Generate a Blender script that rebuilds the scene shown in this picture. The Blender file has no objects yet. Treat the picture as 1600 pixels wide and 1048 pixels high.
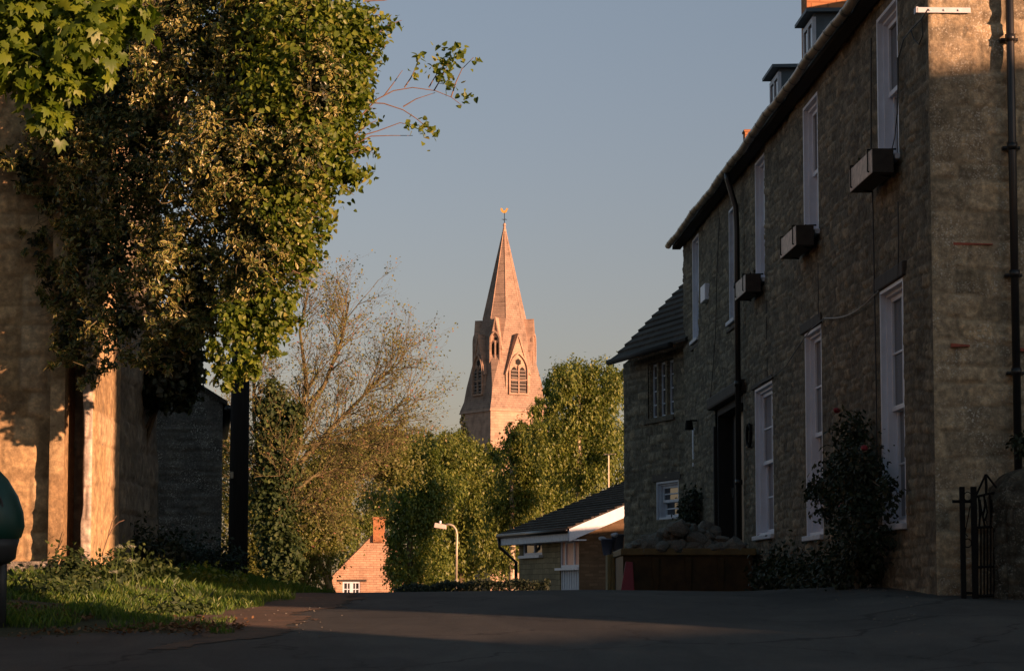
import bpy, math, random
import numpy as np
from mathutils import Vector, Matrix
C = bpy.context.scene.collection
R = math.radians
random.seed(7)
EYE = 1.6
F = 4100.0
PITCH = math.atan(401 / 4100)

# ------------------------------------------------------------------ geometry of the view
def ray(px, py):
    cx, cy = (px - 800) / F, (524 - py) / F
    cp, sp = math.cos(PITCH), math.sin(PITCH)
    return Vector((cx, cp - cy * sp, sp + cy * cp))
def at(px, py, Y):
    r = ray(px, py)
    return Vector((0, 0, EYE)) + r * (Y / r.y)
class Frame:
    """local frame of a building: X along its street face, Y outwards, Z up"""
    def __init__(self, x, y, z, ang):
        self.loc = Vector((x, y, z)); self.ang = ang
        self.M = Matrix.Translation(self.loc) @ Matrix.Rotation(ang, 4, 'Z')
        self.I = self.M.inverted()
        self.o = self.I @ Vector((0, 0, EYE))
    def face(self, px, py, d=0.0):      # hit with the plane local y = d  -> (x, z)
        r = self.I.to_3x3() @ ray(px, py)
        t = (d - self.o.y) / r.y
        p = self.o + r * t
        return p.x, p.z
    def end(self, px, py, s=0.0):       # hit with the plane local x = s -> (y, z)
        r = self.I.to_3x3() @ ray(px, py)
        t = (s - self.o.x) / r.x
        p = self.o + r * t
        return p.y, p.z

# ------------------------------------------------------------------ node materials
def lin(c):
    return tuple(((v / 255) / 12.92 if v / 255 <= .04045 else ((v / 255 + .055) / 1.055) ** 2.4) for v in c)
class NT:
    def __init__(self, name):
        self.m = bpy.data.materials.new(name); self.m.use_nodes = True
        self.t = self.m.node_tree; self.t.nodes.clear()
        self.out = self.n('ShaderNodeOutputMaterial')
    def n(self, typ, **kw):
        nd = self.t.nodes.new(typ)
        for k, v in kw.items():
            if k in nd.inputs: 
                nd.inputs[k].default_value = v
            else: setattr(nd, k, v)
        return nd
    def l(self, a, b): self.t.links.new(a, b)
    def noise(self, vec, scale, detail=4, rough=.6, dist=0):
        n = self.n('ShaderNodeTexNoise'); n.inputs['Scale'].default_value = scale
        n.inputs['Detail'].default_value = detail; n.inputs['Roughness'].default_value = rough
        n.inputs['Distortion'].default_value = dist
        self.l(vec, n.inputs['Vector']); return n.outputs['Fac']
    def ramp(self, fac, stops):
        r = self.n('ShaderNodeValToRGB'); e = r.color_ramp.elements
        while len(e) < len(stops): e.new(.5)
        for i, (p, c) in enumerate(stops):
            e[i].position = p; e[i].color = (c + (1,)) if len(c) == 3 else c
        self.l(fac, r.inputs['Fac']); return r.outputs['Color']
    def mix(self, fac, a, b, mode='MIX'):
        m = self.n('ShaderNodeMix', data_type='RGBA', blend_type=mode)
        for s, v in ((m.inputs[0], fac), (m.inputs[6], a), (m.inputs[7], b)):
            if isinstance(v, (int, float)): s.default_value = v
            elif isinstance(v, tuple): s.default_value = v + (1,) if len(v) == 3 else v
            else: self.l(v, s)
        return m.outputs[2]
    def coord(self, which='Object', scale=None):
        c = self.n('ShaderNodeTexCoord').outputs[which]
        if scale:
            mp = self.n('ShaderNodeMapping'); mp.inputs['Scale'].default_value = scale
            self.l(c, mp.inputs['Vector']); c = mp.outputs['Vector']
        return c
    def attr(self, name):
        a = self.n('ShaderNodeAttribute'); a.attribute_name = name; return a.outputs['Fac']
    def bump(self, h, strength, dist, prev=None):
        b = self.n('ShaderNodeBump'); b.inputs['Strength'].default_value = strength
        b.inputs['Distance'].default_value = dist
        self.l(h, b.inputs['Height'])
        if prev: self.l(prev, b.inputs['Normal'])
        return b.outputs['Normal']
    def finish(self, col, rough=.85, normal=None, metal=0, spec=None):
        p = self.n('ShaderNodeBsdfPrincipled')
        if isinstance(col, tuple): p.inputs['Base Color'].default_value = col + (1,)
        else: self.l(col, p.inputs['Base Color'])
        if isinstance(rough, (int, float)): p.inputs['Roughness'].default_value = rough
        else: self.l(rough, p.inputs['Roughness'])
        p.inputs['Metallic'].default_value = metal
        if spec is not None: p.inputs['Specular IOR Level'].default_value = spec
        if normal: self.l(normal, p.inputs['Normal'])
        self.l(p.outputs[0], self.out.inputs[0])
        self.p = p
        return self.m

def m_stone(name, c1, c2, c3, mortar, speck=.0, fine=18):
    """rubble stone: hue of each stone and the joints come from the built relief"""
    t = NT(name); o = t.coord()
    st = t.attr('stone')
    col = t.ramp(st, [(0, c1), (.5, c2), (1, c3)])
    n1 = t.noise(o, fine, 6, .7)
    col = t.mix(.75, col, t.ramp(n1, [(.30, (.30, .28, .27)), (.5, (.8, .79, .77)), (.68, (1.6, 1.52, 1.38))]), 'MULTIPLY')
    n2 = t.noise(o, 1.3, 5, .65)
    col = t.mix(.7, col, t.ramp(n2, [(.3, (.55, .55, .56)), (.55, (1, 1, 1)), (.75, (1.25, 1.15, 1.0))]), 'MULTIPLY')
    mo = t.attr('joint')
    mf = t.n('ShaderNodeMath', operation='MULTIPLY'); t.l(mo, mf.inputs[0]); mf.inputs[1].default_value = .6
    col = t.mix(mf.outputs[0], col, mortar)
    if speck:
        v = t.noise(o, 60, 2, .5)
        v2 = t.noise(o, 3.5, 3, .6)
        mm = t.n('ShaderNodeMath', operation='MULTIPLY')
        t.l(t.ramp(v, [(.56, (0, 0, 0)), (.64, (1, 1, 1))]), mm.inputs[0]); t.l(t.ramp(v2, [(.42, (0, 0, 0)), (.62, (1, 1, 1))]), mm.inputs[1])
        m2 = t.n('ShaderNodeMath', operation='MULTIPLY'); t.l(mm.outputs[0], m2.inputs[0]); m2.inputs[1].default_value = speck
        col = t.mix(m2.outputs[0], col, (.62, .60, .52))
    nb = t.bump(n1, .8, .012)
    nb = t.bump(t.noise(o, 70, 4, .7), .5, .004, nb)
    return t.finish(col, .93, nb, spec=.2)

def m_ashlar(name, ca, cb, w, h, joint=.02, dark=.6, bump=.01):
    t = NT(name); o = t.coord()
    sx = t.n('ShaderNodeSeparateXYZ'); t.l(o, sx.inputs[0])
    ad = t.n('ShaderNodeMath', operation='ADD'); t.l(sx.outputs[0], ad.inputs[0]); t.l(sx.outputs[1], ad.inputs[1])
    cb_ = t.n('ShaderNodeCombineXYZ'); t.l(ad.outputs[0], cb_.inputs[0]); t.l(sx.outputs[2], cb_.inputs[1])
    nz = t.n('ShaderNodeTexNoise'); nz.inputs['Scale'].default_value = 1.5; t.l(o, nz.inputs['Vector'])
    va = t.n('ShaderNodeVectorMath', operation='MULTIPLY_ADD'); t.l(nz.outputs['Color'], va.inputs[0]); va.inputs[1].default_value = (.06, .06, .06); t.l(cb_.outputs[0], va.inputs[2])
    b = t.n('ShaderNodeTexBrick'); t.l(va.outputs[0], b.inputs['Vector'])
    b.inputs['Scale'].default_value = 1; b.inputs['Brick Width'].default_value = w; b.inputs['Row Height'].default_value = h
    b.inputs['Mortar Size'].default_value = joint; b.inputs['Mortar Smooth'].default_value = .3
    b.inputs['Color1'].default_value = ca + (1,); b.inputs['Color2'].default_value = cb + (1,)
    b.inputs['Mortar'].default_value = tuple(v * dark for v in ca) + (1,)
    n1 = t.noise(o, 1.1, 6, .7)
    col = t.mix(.8, b.outputs['Color'], t.ramp(n1, [(.3, (.5, .48, .46)), (.5, (.95, .93, .9)), (.7, (1.25, 1.18, 1.1))]), 'MULTIPLY')
    inv = t.n('ShaderNodeMath', operation='SUBTRACT'); inv.inputs[0].default_value = 1; t.l(b.outputs['Fac'], inv.inputs[1])
    nb = t.bump(inv.outputs[0], .6, bump)
    nb = t.bump(t.noise(o, 14, 5, .7), .5, bump, nb)
    return t.finish(col, .9, nb, spec=.2)

def m_plain(name, c, rough=.7, var=.25, scale=6, bump=.0, metal=0, spec=None, stretch=None):
    t = NT(name); o = t.coord(scale=stretch)
    n1 = t.noise(o, scale, 5, .65)
    a = 1 - var; b = 1 + var
    col = t.mix(1, c, t.ramp(n1, [(.3, (a, a, a)), (.7, (b, b, b))]), 'MULTIPLY')
    nb = t.bump(n1, .6, bump) if bump else None
    return t.finish(col, rough, nb, metal, spec)

def m_leaf(name, ramp, trans=.35, rough=.45, margin=None, tcol=None):
    t = NT(name)
    g = t.n('ShaderNodeNewGeometry')
    col = t.ramp(g.outputs['Random Per Island'], ramp)
    if margin:
        uv = t.n('ShaderNodeUVMap'); sx = t.n('ShaderNodeSeparateXYZ'); t.l(uv.outputs[0], sx.inputs[0])
        no = t.noise(t.coord(), 25, 2, .5)
        ad = t.n('ShaderNodeMath', operation='ADD'); t.l(sx.outputs[0], ad.inputs[0]); 
        mu = t.n('ShaderNodeMath', operation='MULTIPLY_ADD'); t.l(no, mu.inputs[0]); mu.inputs[1].default_value = .5; mu.inputs[2].default_value = -.25
        t.l(mu.outputs[0], ad.inputs[1])
        f = t.ramp(ad.outputs[0], [(.66, (0, 0, 0)), (.80, (1, 1, 1))])
        rr = t.ramp(g.outputs['Random Per Island'], [(.30, (0, 0, 0)), (.45, (1, 1, 1))])
        mm = t.n('ShaderNodeMath', operation='MULTIPLY'); t.l(f, mm.inputs[0]); t.l(rr, mm.inputs[1])
        col = t.mix(mm.outputs[0], col, margin)
    p = t.n('ShaderNodeBsdfPrincipled'); t.l(col, p.inputs['Base Color']); p.inputs['Roughness'].default_value = rough
    tr = t.n('ShaderNodeBsdfTranslucent')
    tc = t.mix(1, col, tcol or (1.1, 1.3, .5), 'MULTIPLY'); t.l(tc, tr.inputs['Color'])
    mx = t.n('ShaderNodeMixShader'); mx.inputs[0].default_value = trans
    t.l(p.outputs[0], mx.inputs[1]); t.l(tr.outputs[0], mx.inputs[2]); t.l(mx.outputs[0], t.out.inputs[0])
    return t.m

def m_tiles(name, c, row=.16, col_w=.22):
    t = NT(name); o = t.coord('UV')
    b = t.n('ShaderNodeTexBrick'); t.l(o, b.inputs['Vector']); b.inputs['Scale'].default_value = 1
    b.inputs['Brick Width'].default_value = col_w; b.inputs['Row Height'].default_value = row
    b.inputs['Mortar Size'].default_value = .012; b.inputs['Mortar Smooth'].default_value = .2
    b.inputs['Color1'].default_value = tuple(v * .7 for v in c) + (1,); b.inputs['Color2'].default_value = tuple(v * 1.3 for v in c) + (1,)
    b.inputs['Mortar'].default_value = tuple(v * .3 for v in c) + (1,)
    n = t.noise(t.coord(), 3, 5, .7)
    cc = t.mix(.7, b.outputs['Color'], t.ramp(n, [(.3, (.6, .6, .6)), (.7, (1.3, 1.3, 1.2))]), 'MULTIPLY')
    return t.finish(cc, .85, t.bump(b.outputs['Fac'], -.7, .015), spec=.25)

M = {}
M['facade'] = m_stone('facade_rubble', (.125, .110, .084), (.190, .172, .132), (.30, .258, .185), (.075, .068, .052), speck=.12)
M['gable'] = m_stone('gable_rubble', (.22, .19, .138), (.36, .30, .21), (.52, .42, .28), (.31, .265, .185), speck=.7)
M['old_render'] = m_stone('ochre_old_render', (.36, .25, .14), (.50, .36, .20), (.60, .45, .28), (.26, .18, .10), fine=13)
M['shade_render'] = m_stone('old_render_shaded', (.19, .165, .125), (.25, .215, .165), (.28, .25, .20), (.12, .10, .08), fine=9)  # shade copy of the ochre render, darkened and greyed in its colour
M['whitewash'] = m_stone('flaked_whitewash', (.46, .38, .31), (.62, .54, .46), (.70, .62, .55), (.20, .15, .11), fine=12)
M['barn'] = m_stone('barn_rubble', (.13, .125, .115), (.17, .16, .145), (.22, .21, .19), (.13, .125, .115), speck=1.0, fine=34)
M['church'] = m_ashlar('church_limestone', (.42, .30, .235), (.49, .345, .27), .75, .30, .012, .85, .02)
M['spire'] = m_ashlar('spire_stone', (.30, .225, .185), (.36, .27, .22), .5, .24, .02, .78, .03)
M['cottage_stone'] = m_ashlar('cottage_stone', (.48, .31, .22), (.60, .40, .29), .38, .13, .018, .8, .03)
M['bungalow_stone'] = m_ashlar('bungalow_stone', (.24, .20, .125), (.33, .275, .17), .42, .14, .008, .55, .01)
M['brown_brick'] = m_ashlar('brown_brick', (.10, .07, .045), (.17, .12, .08), .23, .078, .012, 1.2, .006)
M['orange_brick'] = m_ashlar('orange_brick', (.38, .17, .085), (.50, .25, .12), .23, .078, .012, .9, .006)
M['white'] = m_plain('white_gloss_paint', (.68, .73, .84), .45, .08, 5)
M['white_old'] = m_plain('weathered_white_paint', (.56, .60, .68), .6, .15, 9, .002)
M['soffit'] = m_plain('dark_stained_timber', (.014, .013, .012), .85, .3, 8, .003)
M['gutter'] = m_plain('faded_gutter_plastic', (.30, .255, .19), .4, .3, 7)
M['black_pipe'] = m_plain('black_gloss_pipe', (.012, .012, .013), .35, .2, 6)
M['iron'] = m_plain('black_painted_iron', (.006, .006, .006), .8, .3, 20, .001, spec=.15)
M['lead'] = m_plain('lead_sheet', (.085, .12, .15), .6, .3, 4, .003)
M['slate'] = m_tiles('stone_slate_roof', (.10, .09, .075), .2, .25)
M['dark_tile'] = m_tiles('dark_brown_tile', (.05, .042, .036), .2, .28)
M['oak'] = m_plain('old_dark_oak', (.05, .042, .034), .85, .4, 12, .006, stretch=(1, 1, .3))
M['door'] = m_plain('black_door_paint', (.02, .02, .022), .4, .2, 5)
M['box_wood'] = m_plain('dark_planter_wood', (.035, .028, .022), .75, .3, 12, .003)
M['box_panel'] = m_plain('pale_planter_panel', (.68, .58, .50), .8, .3, 14, .003)  # front panel coloured paler than the box wood
M['cable'] = m_plain('dark_cable', (.02, .02, .02), .6, .1, 5)
M['pale_cable'] = m_plain('pale_cable', (.35, .34, .31), .6, .1, 5)
M['creosote'] = m_plain('creosoted_pole', (.013, .011, .010), .85, .5, 5, .006, stretch=(9, 9, .6))
M['bin_green'] = m_plain('dark_green_plastic', (.008, .055, .042), .42, .12, 5)
M['bin_dark'] = m_plain('dark_grey_plastic', (.03, .034, .036), .5, .1, 5)
M['blue_bin'] = m_plain('blue_grey_plastic', (.11, .13, .20), .45, .1, 5)
M['grey_bin'] = m_plain('grey_plastic', (.09, .10, .13), .5, .1, 5)
M['ochre'] = m_plain('ochre_timber', (.26, .20, .09), .8, .35, 6, .004, stretch=(6, 6, .8))
M['red'] = m_plain('red_plastic', (.22, .008, .012), .45, .15, 5)
M['skip_paint'] = m_plain('brown_skip_paint', (.055, .034, .012), .55, .5, 5, .004)
M['skip_rim'] = m_plain('ochre_skip_rim', (.14, .095, .03), .6, .4, 7, .003)
M['rock'] = m_plain('rough_limestone', (.15, .145, .125), .9, .45, 9, .02)
M['galv'] = m_plain('weathered_galvanised_steel', (.42, .38, .30), .5, .12, 5, metal=.3)
M['lantern'] = m_plain('pale_pink_grey_shell', (.55, .46, .44), .5, .1, 5)
M['gold'] = m_plain('gilded_metal', (.90, .52, .12), .35, .1, 5, metal=.6)
M['bark'] = m_plain('grey_brown_bark', (.11, .085, .055), .9, .4, 14, .02)
M['twig'] = m_plain('tan_twig_bark', (.15, .125, .06), .85, .3, 20, .003)
M['redtwig'] = m_plain('reddish_twig_bark', (.17, .11, .075), .8, .3, 20, .002)
M['birch_bark'] = m_plain('pale_birch_bark', (.55, .42, .32), .8, .5, 5, .01)
M['tile_red'] = m_plain('red_tile_sliver', (.30, .075, .045), .8, .3, 14, .003)
M['louvre'] = m_plain('grey_louvre_slate', (.17, .14, .12), .8, .2, 4)
M['dark_void'] = m_plain('dark_interior', (.012, .011, .010), .9, .2, 4)
M['umbel'] = m_plain('white_flower', (.34, .36, .26), .7, .1, 5)
M['rose'] = m_plain('red_rose', (.22, .006, .012), .6, .2, 12)
M['number'] = m_plain('chrome_numeral', (.16, .16, .16), .4, .1, 5)
M['reflection_pane'] = m_plain('painted_pink_reflection', (.95, .50, .36), .5, .12, 3)  # window reflection painted as a flat pink-orange pane colour
g = NT('window_glass'); M['glass'] = g.finish((.018, .02, .022), .03, None, 0, 1.0)
# window glass is old and slightly uneven
gb = g.bump(g.noise(g.coord(), 2.5, 2, .5), .12, .02); g.l(gb, g.p.inputs['Normal'])

M['leaf_var'] = m_leaf('variegated_leaf', [(0, (.026, .055, .012)), (.5, (.070, .105, .020)), (1, (.17, .18, .035))], .12, .32, (.60, .50, .20), (1, 1, .5))
M['leaf_green'] = m_leaf('fresh_green_leaf', [(0, (.060, .105, .014)), (.5, (.13, .185, .022)), (.85, (.22, .27, .035)), (1, (.30, .28, .07))], .42, .45)
M['leaf_maple'] = m_leaf('maple_leaf', [(0, (.065, .11, .012)), (.6, (.12, .18, .016)), (1, (.19, .24, .02))], .42, .45)
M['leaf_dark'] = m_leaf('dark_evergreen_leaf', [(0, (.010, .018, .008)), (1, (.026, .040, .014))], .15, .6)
M['leaf_ivy'] = m_leaf('ivy_leaf', [(0, (.018, .040, .010)), (.7, (.04, .07, .014)), (1, (.09, .12, .03))], .25, .7)
M['leaf_olive'] = m_leaf('young_olive_leaf', [(0, (.08, .10, .02)), (.6, (.13, .15, .03)), (1, (.20, .19, .05))], .35, .55)
M['leaf_mid'] = m_leaf('summer_leaf', [(0, (.070, .115, .024)), (.6, (.16, .205, .04)), (1, (.26, .28, .065))], .35, .5)
M['leaf_birch'] = m_leaf('birch_leaf', [(0, (.075, .115, .022)), (.6, (.165, .20, .038)), (1, (.27, .28, .07))], .35, .5)
M['leaf_bud'] = m_leaf('opening_bud', [(0, (.12, .145, .03)), (.75, (.20, .20, .05)), (.93, (.22, .14, .07)), (1, (.28, .12, .10))], .25, .6)
M['leaf_dead'] = m_leaf('dead_leaf', [(0, (.10, .05, .02)), (1, (.24, .13, .06))], .1, .8, None, (1, .8, .5))
M['grass'] = m_leaf('grass_blade', [(0, (.035, .085, .010)), (.6, (.085, .165, .016)), (1, (.18, .22, .04))], .35, .5)

# ------------------------------------------------------------------ object helpers
def thing(name, label, cat, loc=(0, 0, 0), rz=0, group=None):
    o = bpy.data.objects.new(name, None); C.objects.link(o)
    o.location = loc; o.rotation_euler = (0, 0, rz); o.empty_display_size = .1
    o['label'] = label; o['category'] = cat
    if group: o['group'] = group
    return o
def tag(o, label, cat=None, group=None):
    o['label'] = label
    if cat: o['category'] = cat
    if group: o['group'] = group
    return o
def kind(o, k): o['kind'] = k; return o
class MB:
    def __init__(self): self.v = []; self.f = []; self.uv = []
    def add(self, vs, fs):
        b = len(self.v); self.v += [tuple(p) for p in vs]; self.f += [tuple(i + b for i in q) for q in fs]; return self
    def box(self, a, b, M4=None):
        x0, y0, z0 = a; x1, y1, z1 = b
        vs = [(x0, y0, z0), (x1, y0, z0), (x1, y1, z0), (x0, y1, z0), (x0, y0, z1), (x1, y0, z1), (x1, y1, z1), (x0, y1, z1)]
        if M4 is not None: vs = [M4 @ Vector(p) for p in vs]
        return self.add(vs, [(0, 3, 2, 1), (4, 5, 6, 7), (0, 1, 5, 4), (1, 2, 6, 5), (2, 3, 7, 6), (3, 0, 4, 7)])
    def hexa(self, low, up):       # two quads (4 points each)
        return self.add(list(low) + list(up), [(0, 3, 2, 1), (4, 5, 6, 7), (0, 1, 5, 4), (1, 2, 6, 5), (2, 3, 7, 6), (3, 0, 4, 7)])
    def tube(self, pts, rad, n=8, cap=True):
        pts = [Vector(p) for p in pts]
        if isinstance(rad, (int, float)): rad = [rad] * len(pts)
        vs, fs = [], []; up = Vector((0, 0, 1)); prev = None
        for i, p in enumerate(pts):
            d = (pts[min(i + 1, len(pts) - 1)] - pts[max(i - 1, 0)]).normalized()
            if prev is None:
                s = d.cross(up)
                if s.length < .05: s = d.cross(Vector((1, 0, 0)))
            else: s = prev - d * prev.dot(d)
            s.normalize(); prev = s; t = d.cross(s)
            for k in range(n):
                a = 2 * math.pi * k / n
                vs.append(p + (s * math.cos(a) + t * math.sin(a)) * rad[i])
        for i in range(len(pts) - 1):
            for k in range(n):
                a, b = i * n + k, i * n + (k + 1) % n
                fs.append((a, b, b + n, a + n))
        if cap: fs += [tuple(range(n))[::-1], tuple(range((len(pts) - 1) * n, len(pts) * n))]
        return self.add(vs, fs)
    def prism(self, poly, a, b, axis='y'):  # polygon extruded between a and b along axis; poly in the other two coordinates
        n = len(poly)
        mk = {'y': lambda p, t: (p[0], t, p[1]), 'x': lambda p, t: (t, p[0], p[1]), 'z': lambda p, t: (p[0], p[1], t)}[axis]
        vs = [mk(p, a) for p in poly] + [mk(p, b) for p in poly]
        fs = [tuple(range(n)), tuple(range(n, 2 * n))[::-1]] + [(i, i + n, (i + 1) % n + n, (i + 1) % n) for i in range(n)]
        return self.add(vs, fs)
    def build(self, name, mat, parent=None, smooth=False, bevel=0, uvfn=None):
        me = bpy.data.meshes.new(name); me.from_pydata(self.v, [], self.f); me.materials.append(mat)
        if uvfn:
            ul = me.uv_layers.new(name='UVMap')
            for lp in me.loops:
                ul.data[lp.index].uv = uvfn(me.vertices[lp.vertex_index].co)
        if smooth: me.polygons.foreach_set('use_smooth', [True] * len(me.polygons))
        me.validate()
        import bmesh
        bm = bmesh.new(); bm.from_mesh(me); bmesh.ops.recalc_face_normals(bm, faces=bm.faces[:]); bm.to_mesh(me); bm.free()
        o = bpy.data.objects.new(name, me); C.objects.link(o)
        if parent: o.parent = parent
        if bevel:
            m = o.modifiers.new('Bevel', 'BEVEL'); m.width = bevel; m.segments = 2; m.limit_method = 'ANGLE'
        return o

def np_mesh(name, V, faces_idx, face_n, mat, parent=None, uv=None, attrs=None, smooth=False):
    me = bpy.data.meshes.new(name)
    me.vertices.add(len(V)); me.vertices.foreach_set('co', np.ascontiguousarray(V, dtype=np.float32).ravel())
    fi = np.ascontiguousarray(faces_idx, dtype=np.int32).ravel()
    me.loops.add(len(fi)); me.loops.foreach_set('vertex_index', fi)
    nf = len(face_n); starts = np.concatenate([[0], np.cumsum(face_n)[:-1]]).astype(np.int32)
    me.polygons.add(nf); me.polygons.foreach_set('loop_start', starts); me.polygons.foreach_set('loop_total', np.array(face_n, dtype=np.int32))
    if smooth: me.polygons.foreach_set('use_smooth', np.ones(nf, dtype=bool))
    if uv is not None:
        ul = me.uv_layers.new(name='UVMap'); ul.data.foreach_set('uv', np.ascontiguousarray(uv[fi], dtype=np.float32).ravel())
    for k, a in (attrs or {}).items():
        at_ = me.attributes.new(k, 'FLOAT', 'POINT'); at_.data.foreach_set('value', np.ascontiguousarray(a, dtype=np.float32))
    me.materials.append(mat); me.update(calc_edges=True)
    o = bpy.data.objects.new(name, me); C.objects.link(o)
    if parent: o.parent = parent
    return o

# ------------------------------------------------------------------ rubble walls with real relief
def vnoise(x, y, seed=0):
    xi, yi = np.floor(x).astype(np.int64), np.floor(y).astype(np.int64)
    fx, fy = x - xi, y - yi
    def h(a, b):
        n = (a * 374761393 + b * 668265263 + seed * 1274126177) & 0xffffffff
        n = ((n ^ (n >> 13)) * 1274126177) & 0xffffffff
        return ((n ^ (n >> 16)) & 0xffff) / 65535.0
    fx = fx * fx * (3 - 2 * fx); fy = fy * fy * (3 - 2 * fy)
    return (h(xi, yi) * (1 - fx) + h(xi + 1, yi) * fx) * (1 - fy) + (h(xi, yi + 1) * (1 - fx) + h(xi + 1, yi + 1) * fx) * fy
def rubble(u, z, seed, hmin=.07, hmax=.17, wmin=.12, wmax=.4):
    rng = np.random.default_rng(seed)
    zz = z + .045 * (vnoise(u * 1.3, z * 1.3, seed) - .5) * 2 + .02 * (vnoise(u * 6, z * 6, seed + 1) - .5)
    uu = u + .05 * (vnoise(u * 4, z * 5, seed + 2) - .5)
    cz = [zz.min() - .3]
    while cz[-1] < zz.max() + .3: cz.append(cz[-1] + rng.uniform(hmin, hmax))
    cz = np.array(cz); ci = np.searchsorted(cz, zz) - 1
    ez = np.minimum(zz - cz[ci], cz[ci + 1] - zz)
    eu = np.zeros_like(u); rnd = np.zeros_like(u)
    for c in np.unique(ci):
        m = ci == c
        cu = [uu.min() - .5]
        while cu[-1] < uu.max() + .6: cu.append(cu[-1] + rng.uniform(wmin, wmax))
        cu = np.array(cu); k = np.searchsorted(cu, uu[m]) - 1
        eu[m] = np.minimum(uu[m] - cu[k], cu[k + 1] - uu[m]); rnd[m] = rng.random(len(cu))[k]
    e = np.minimum(ez, eu)
    return e, rnd
def lines(a, b, step, cuts):
    cuts = sorted({a, b} | {c for c in cuts if a < c < b}); out = []
    for i in range(len(cuts) - 1):
        n = max(1, int(math.ceil((cuts[i + 1] - cuts[i]) / step)))
        out += list(np.linspace(cuts[i], cuts[i + 1], n, endpoint=False))
    return np.array(out + [cuts[-1]])
def rubble_wall(name, mat, parent, u0, u1, z0, z1, mp, seed, holes=(), su=.05, sz=.03, amp=.014, lump=.02, ztop=None, stone=None, jw=.022, edge=True):
    U = lines(u0, u1, su, [h[0] for h in holes] + [h[1] for h in holes])
    Z = lines(z0, z1, sz, [h[2] for h in holes] + [h[3] for h in holes])
    gu, gz = np.meshgrid(U, Z)
    u = gu.ravel(); z = gz.ravel()
    e, rnd = rubble(u, z, seed, **(stone or {}))
    k = np.clip(e / jw, 0, 1); k = k * k * (3 - 2 * k)
    h = amp * k * (.35 + 1.0 * rnd) + lump * (vnoise(u * 1.1, z * 1.1, seed + 5) - .5) + amp * 1.1 * (vnoise(u * 13, z * 17, seed + 6) - .5) + .012 * (vnoise(u * 5, z * 6, seed + 7) - .5)
    hold = np.zeros(len(u), bool)
    for a, b, c, d in holes: hold |= (u >= a - .001) & (u <= b + .001) & (z >= c - .001) & (z <= d + .001)
    dh = np.full(len(u), 9.0)
    for a, b, c, d in holes: dh = np.minimum(dh, np.hypot(np.maximum(np.maximum(a - u, u - b), 0), np.maximum(np.maximum(c - z, z - d), 0)))
    if edge: dh = np.minimum(dh, np.minimum(u - u0, u1 - u))
    fd = np.clip(dh / .14, 0, 1); h = h * (.25 + .75 * fd) + amp * .3 * (1 - fd)
    h[hold] = amp * .3
    if edge:
        ed = (np.abs(u - u0) < .001) | (np.abs(u - u1) < .001); h[ed] = 0
    if ztop is not None: z = np.minimum(z, ztop(u))
    V = mp(u, z, h)
    nu, nz = len(U), len(Z)
    i, j = np.meshgrid(np.arange(nu - 1), np.arange(nz - 1)); i = i.ravel(); j = j.ravel()
    cu = (U[i] + U[i + 1]) / 2; cz = (Z[j] + Z[j + 1]) / 2
    keep = np.ones(len(i), bool)
    for a, b, c, d in holes: keep &= ~((cu > a) & (cu < b) & (cz > c) & (cz < d))
    if ztop is not None: keep &= Z[j] < ztop(cu)
    i, j = i[keep], j[keep]
    q = np.stack([j * nu + i, j * nu + i + 1, (j + 1) * nu + i + 1, (j + 1) * nu + i], 1)
    return np_mesh(name, V, q, [4] * len(q), mat, parent, attrs={'stone': rnd, 'joint': 1 - k}, smooth=True)

# ------------------------------------------------------------------ foliage
def tmpl(pts, faces, uv): return (np.array(pts, float), faces, np.array(uv, float))
T_DIA = tmpl([(0, 0, 0), (.28, .45, .07), (0, 1, 0), (-.28, .45, .07)], [(0, 1, 2), (0, 2, 3)], [(0, 0)] * 4)
T_OVAL = tmpl([(0, 0, 0), (.15, .22, .05), (.21, .5, .07), (.13, .8, .03), (0, 1, -.07), (-.13, .8, .03), (-.21, .5, .07), (-.15, .22, .05), (0, .3, 0), (0, .7, -.01)],
              [(0, 1, 8), (1, 2, 8), (2, 9, 8), (2, 3, 9), (3, 4, 9), (4, 5, 9), (5, 6, 9), (6, 8, 9), (6, 7, 8), (7, 0, 8)],
              [(1, 0)] * 8 + [(0, 0)] * 2)
T_HEART = tmpl([(0, 0, 0), (.3, -.04, .05), (.42, .28, .09), (.25, .68, .03), (0, 1, -.1), (-.25, .68, .03), (-.42, .28, .09), (-.3, -.04, .05)],
               [(0, 1, 2, 3, 4), (0, 4, 5, 6, 7)], [(0, 0)] * 8)
_ma = []
for k, (a, r) in enumerate([(-90, .06), (-55, .34), (-20, .42), (8, .62), (22, .42), (42, .55), (52, .78), (66, .50), (78, .72), (90, 1.0), (102, .72), (114, .50), (128, .78), (138, .55), (158, .42), (172, .62), (200, .42), (235, .34)]):
    _ma.append((r * math.cos(R(a)) * .85, .25 + r * math.sin(R(a)) * .8, -.12 * r * r))
T_MAPLE = tmpl(_ma + [(0, .28, .05)], [(i, (i + 1) % 18, 18) for i in range(18)], [(0, 0)] * 19)
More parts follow.
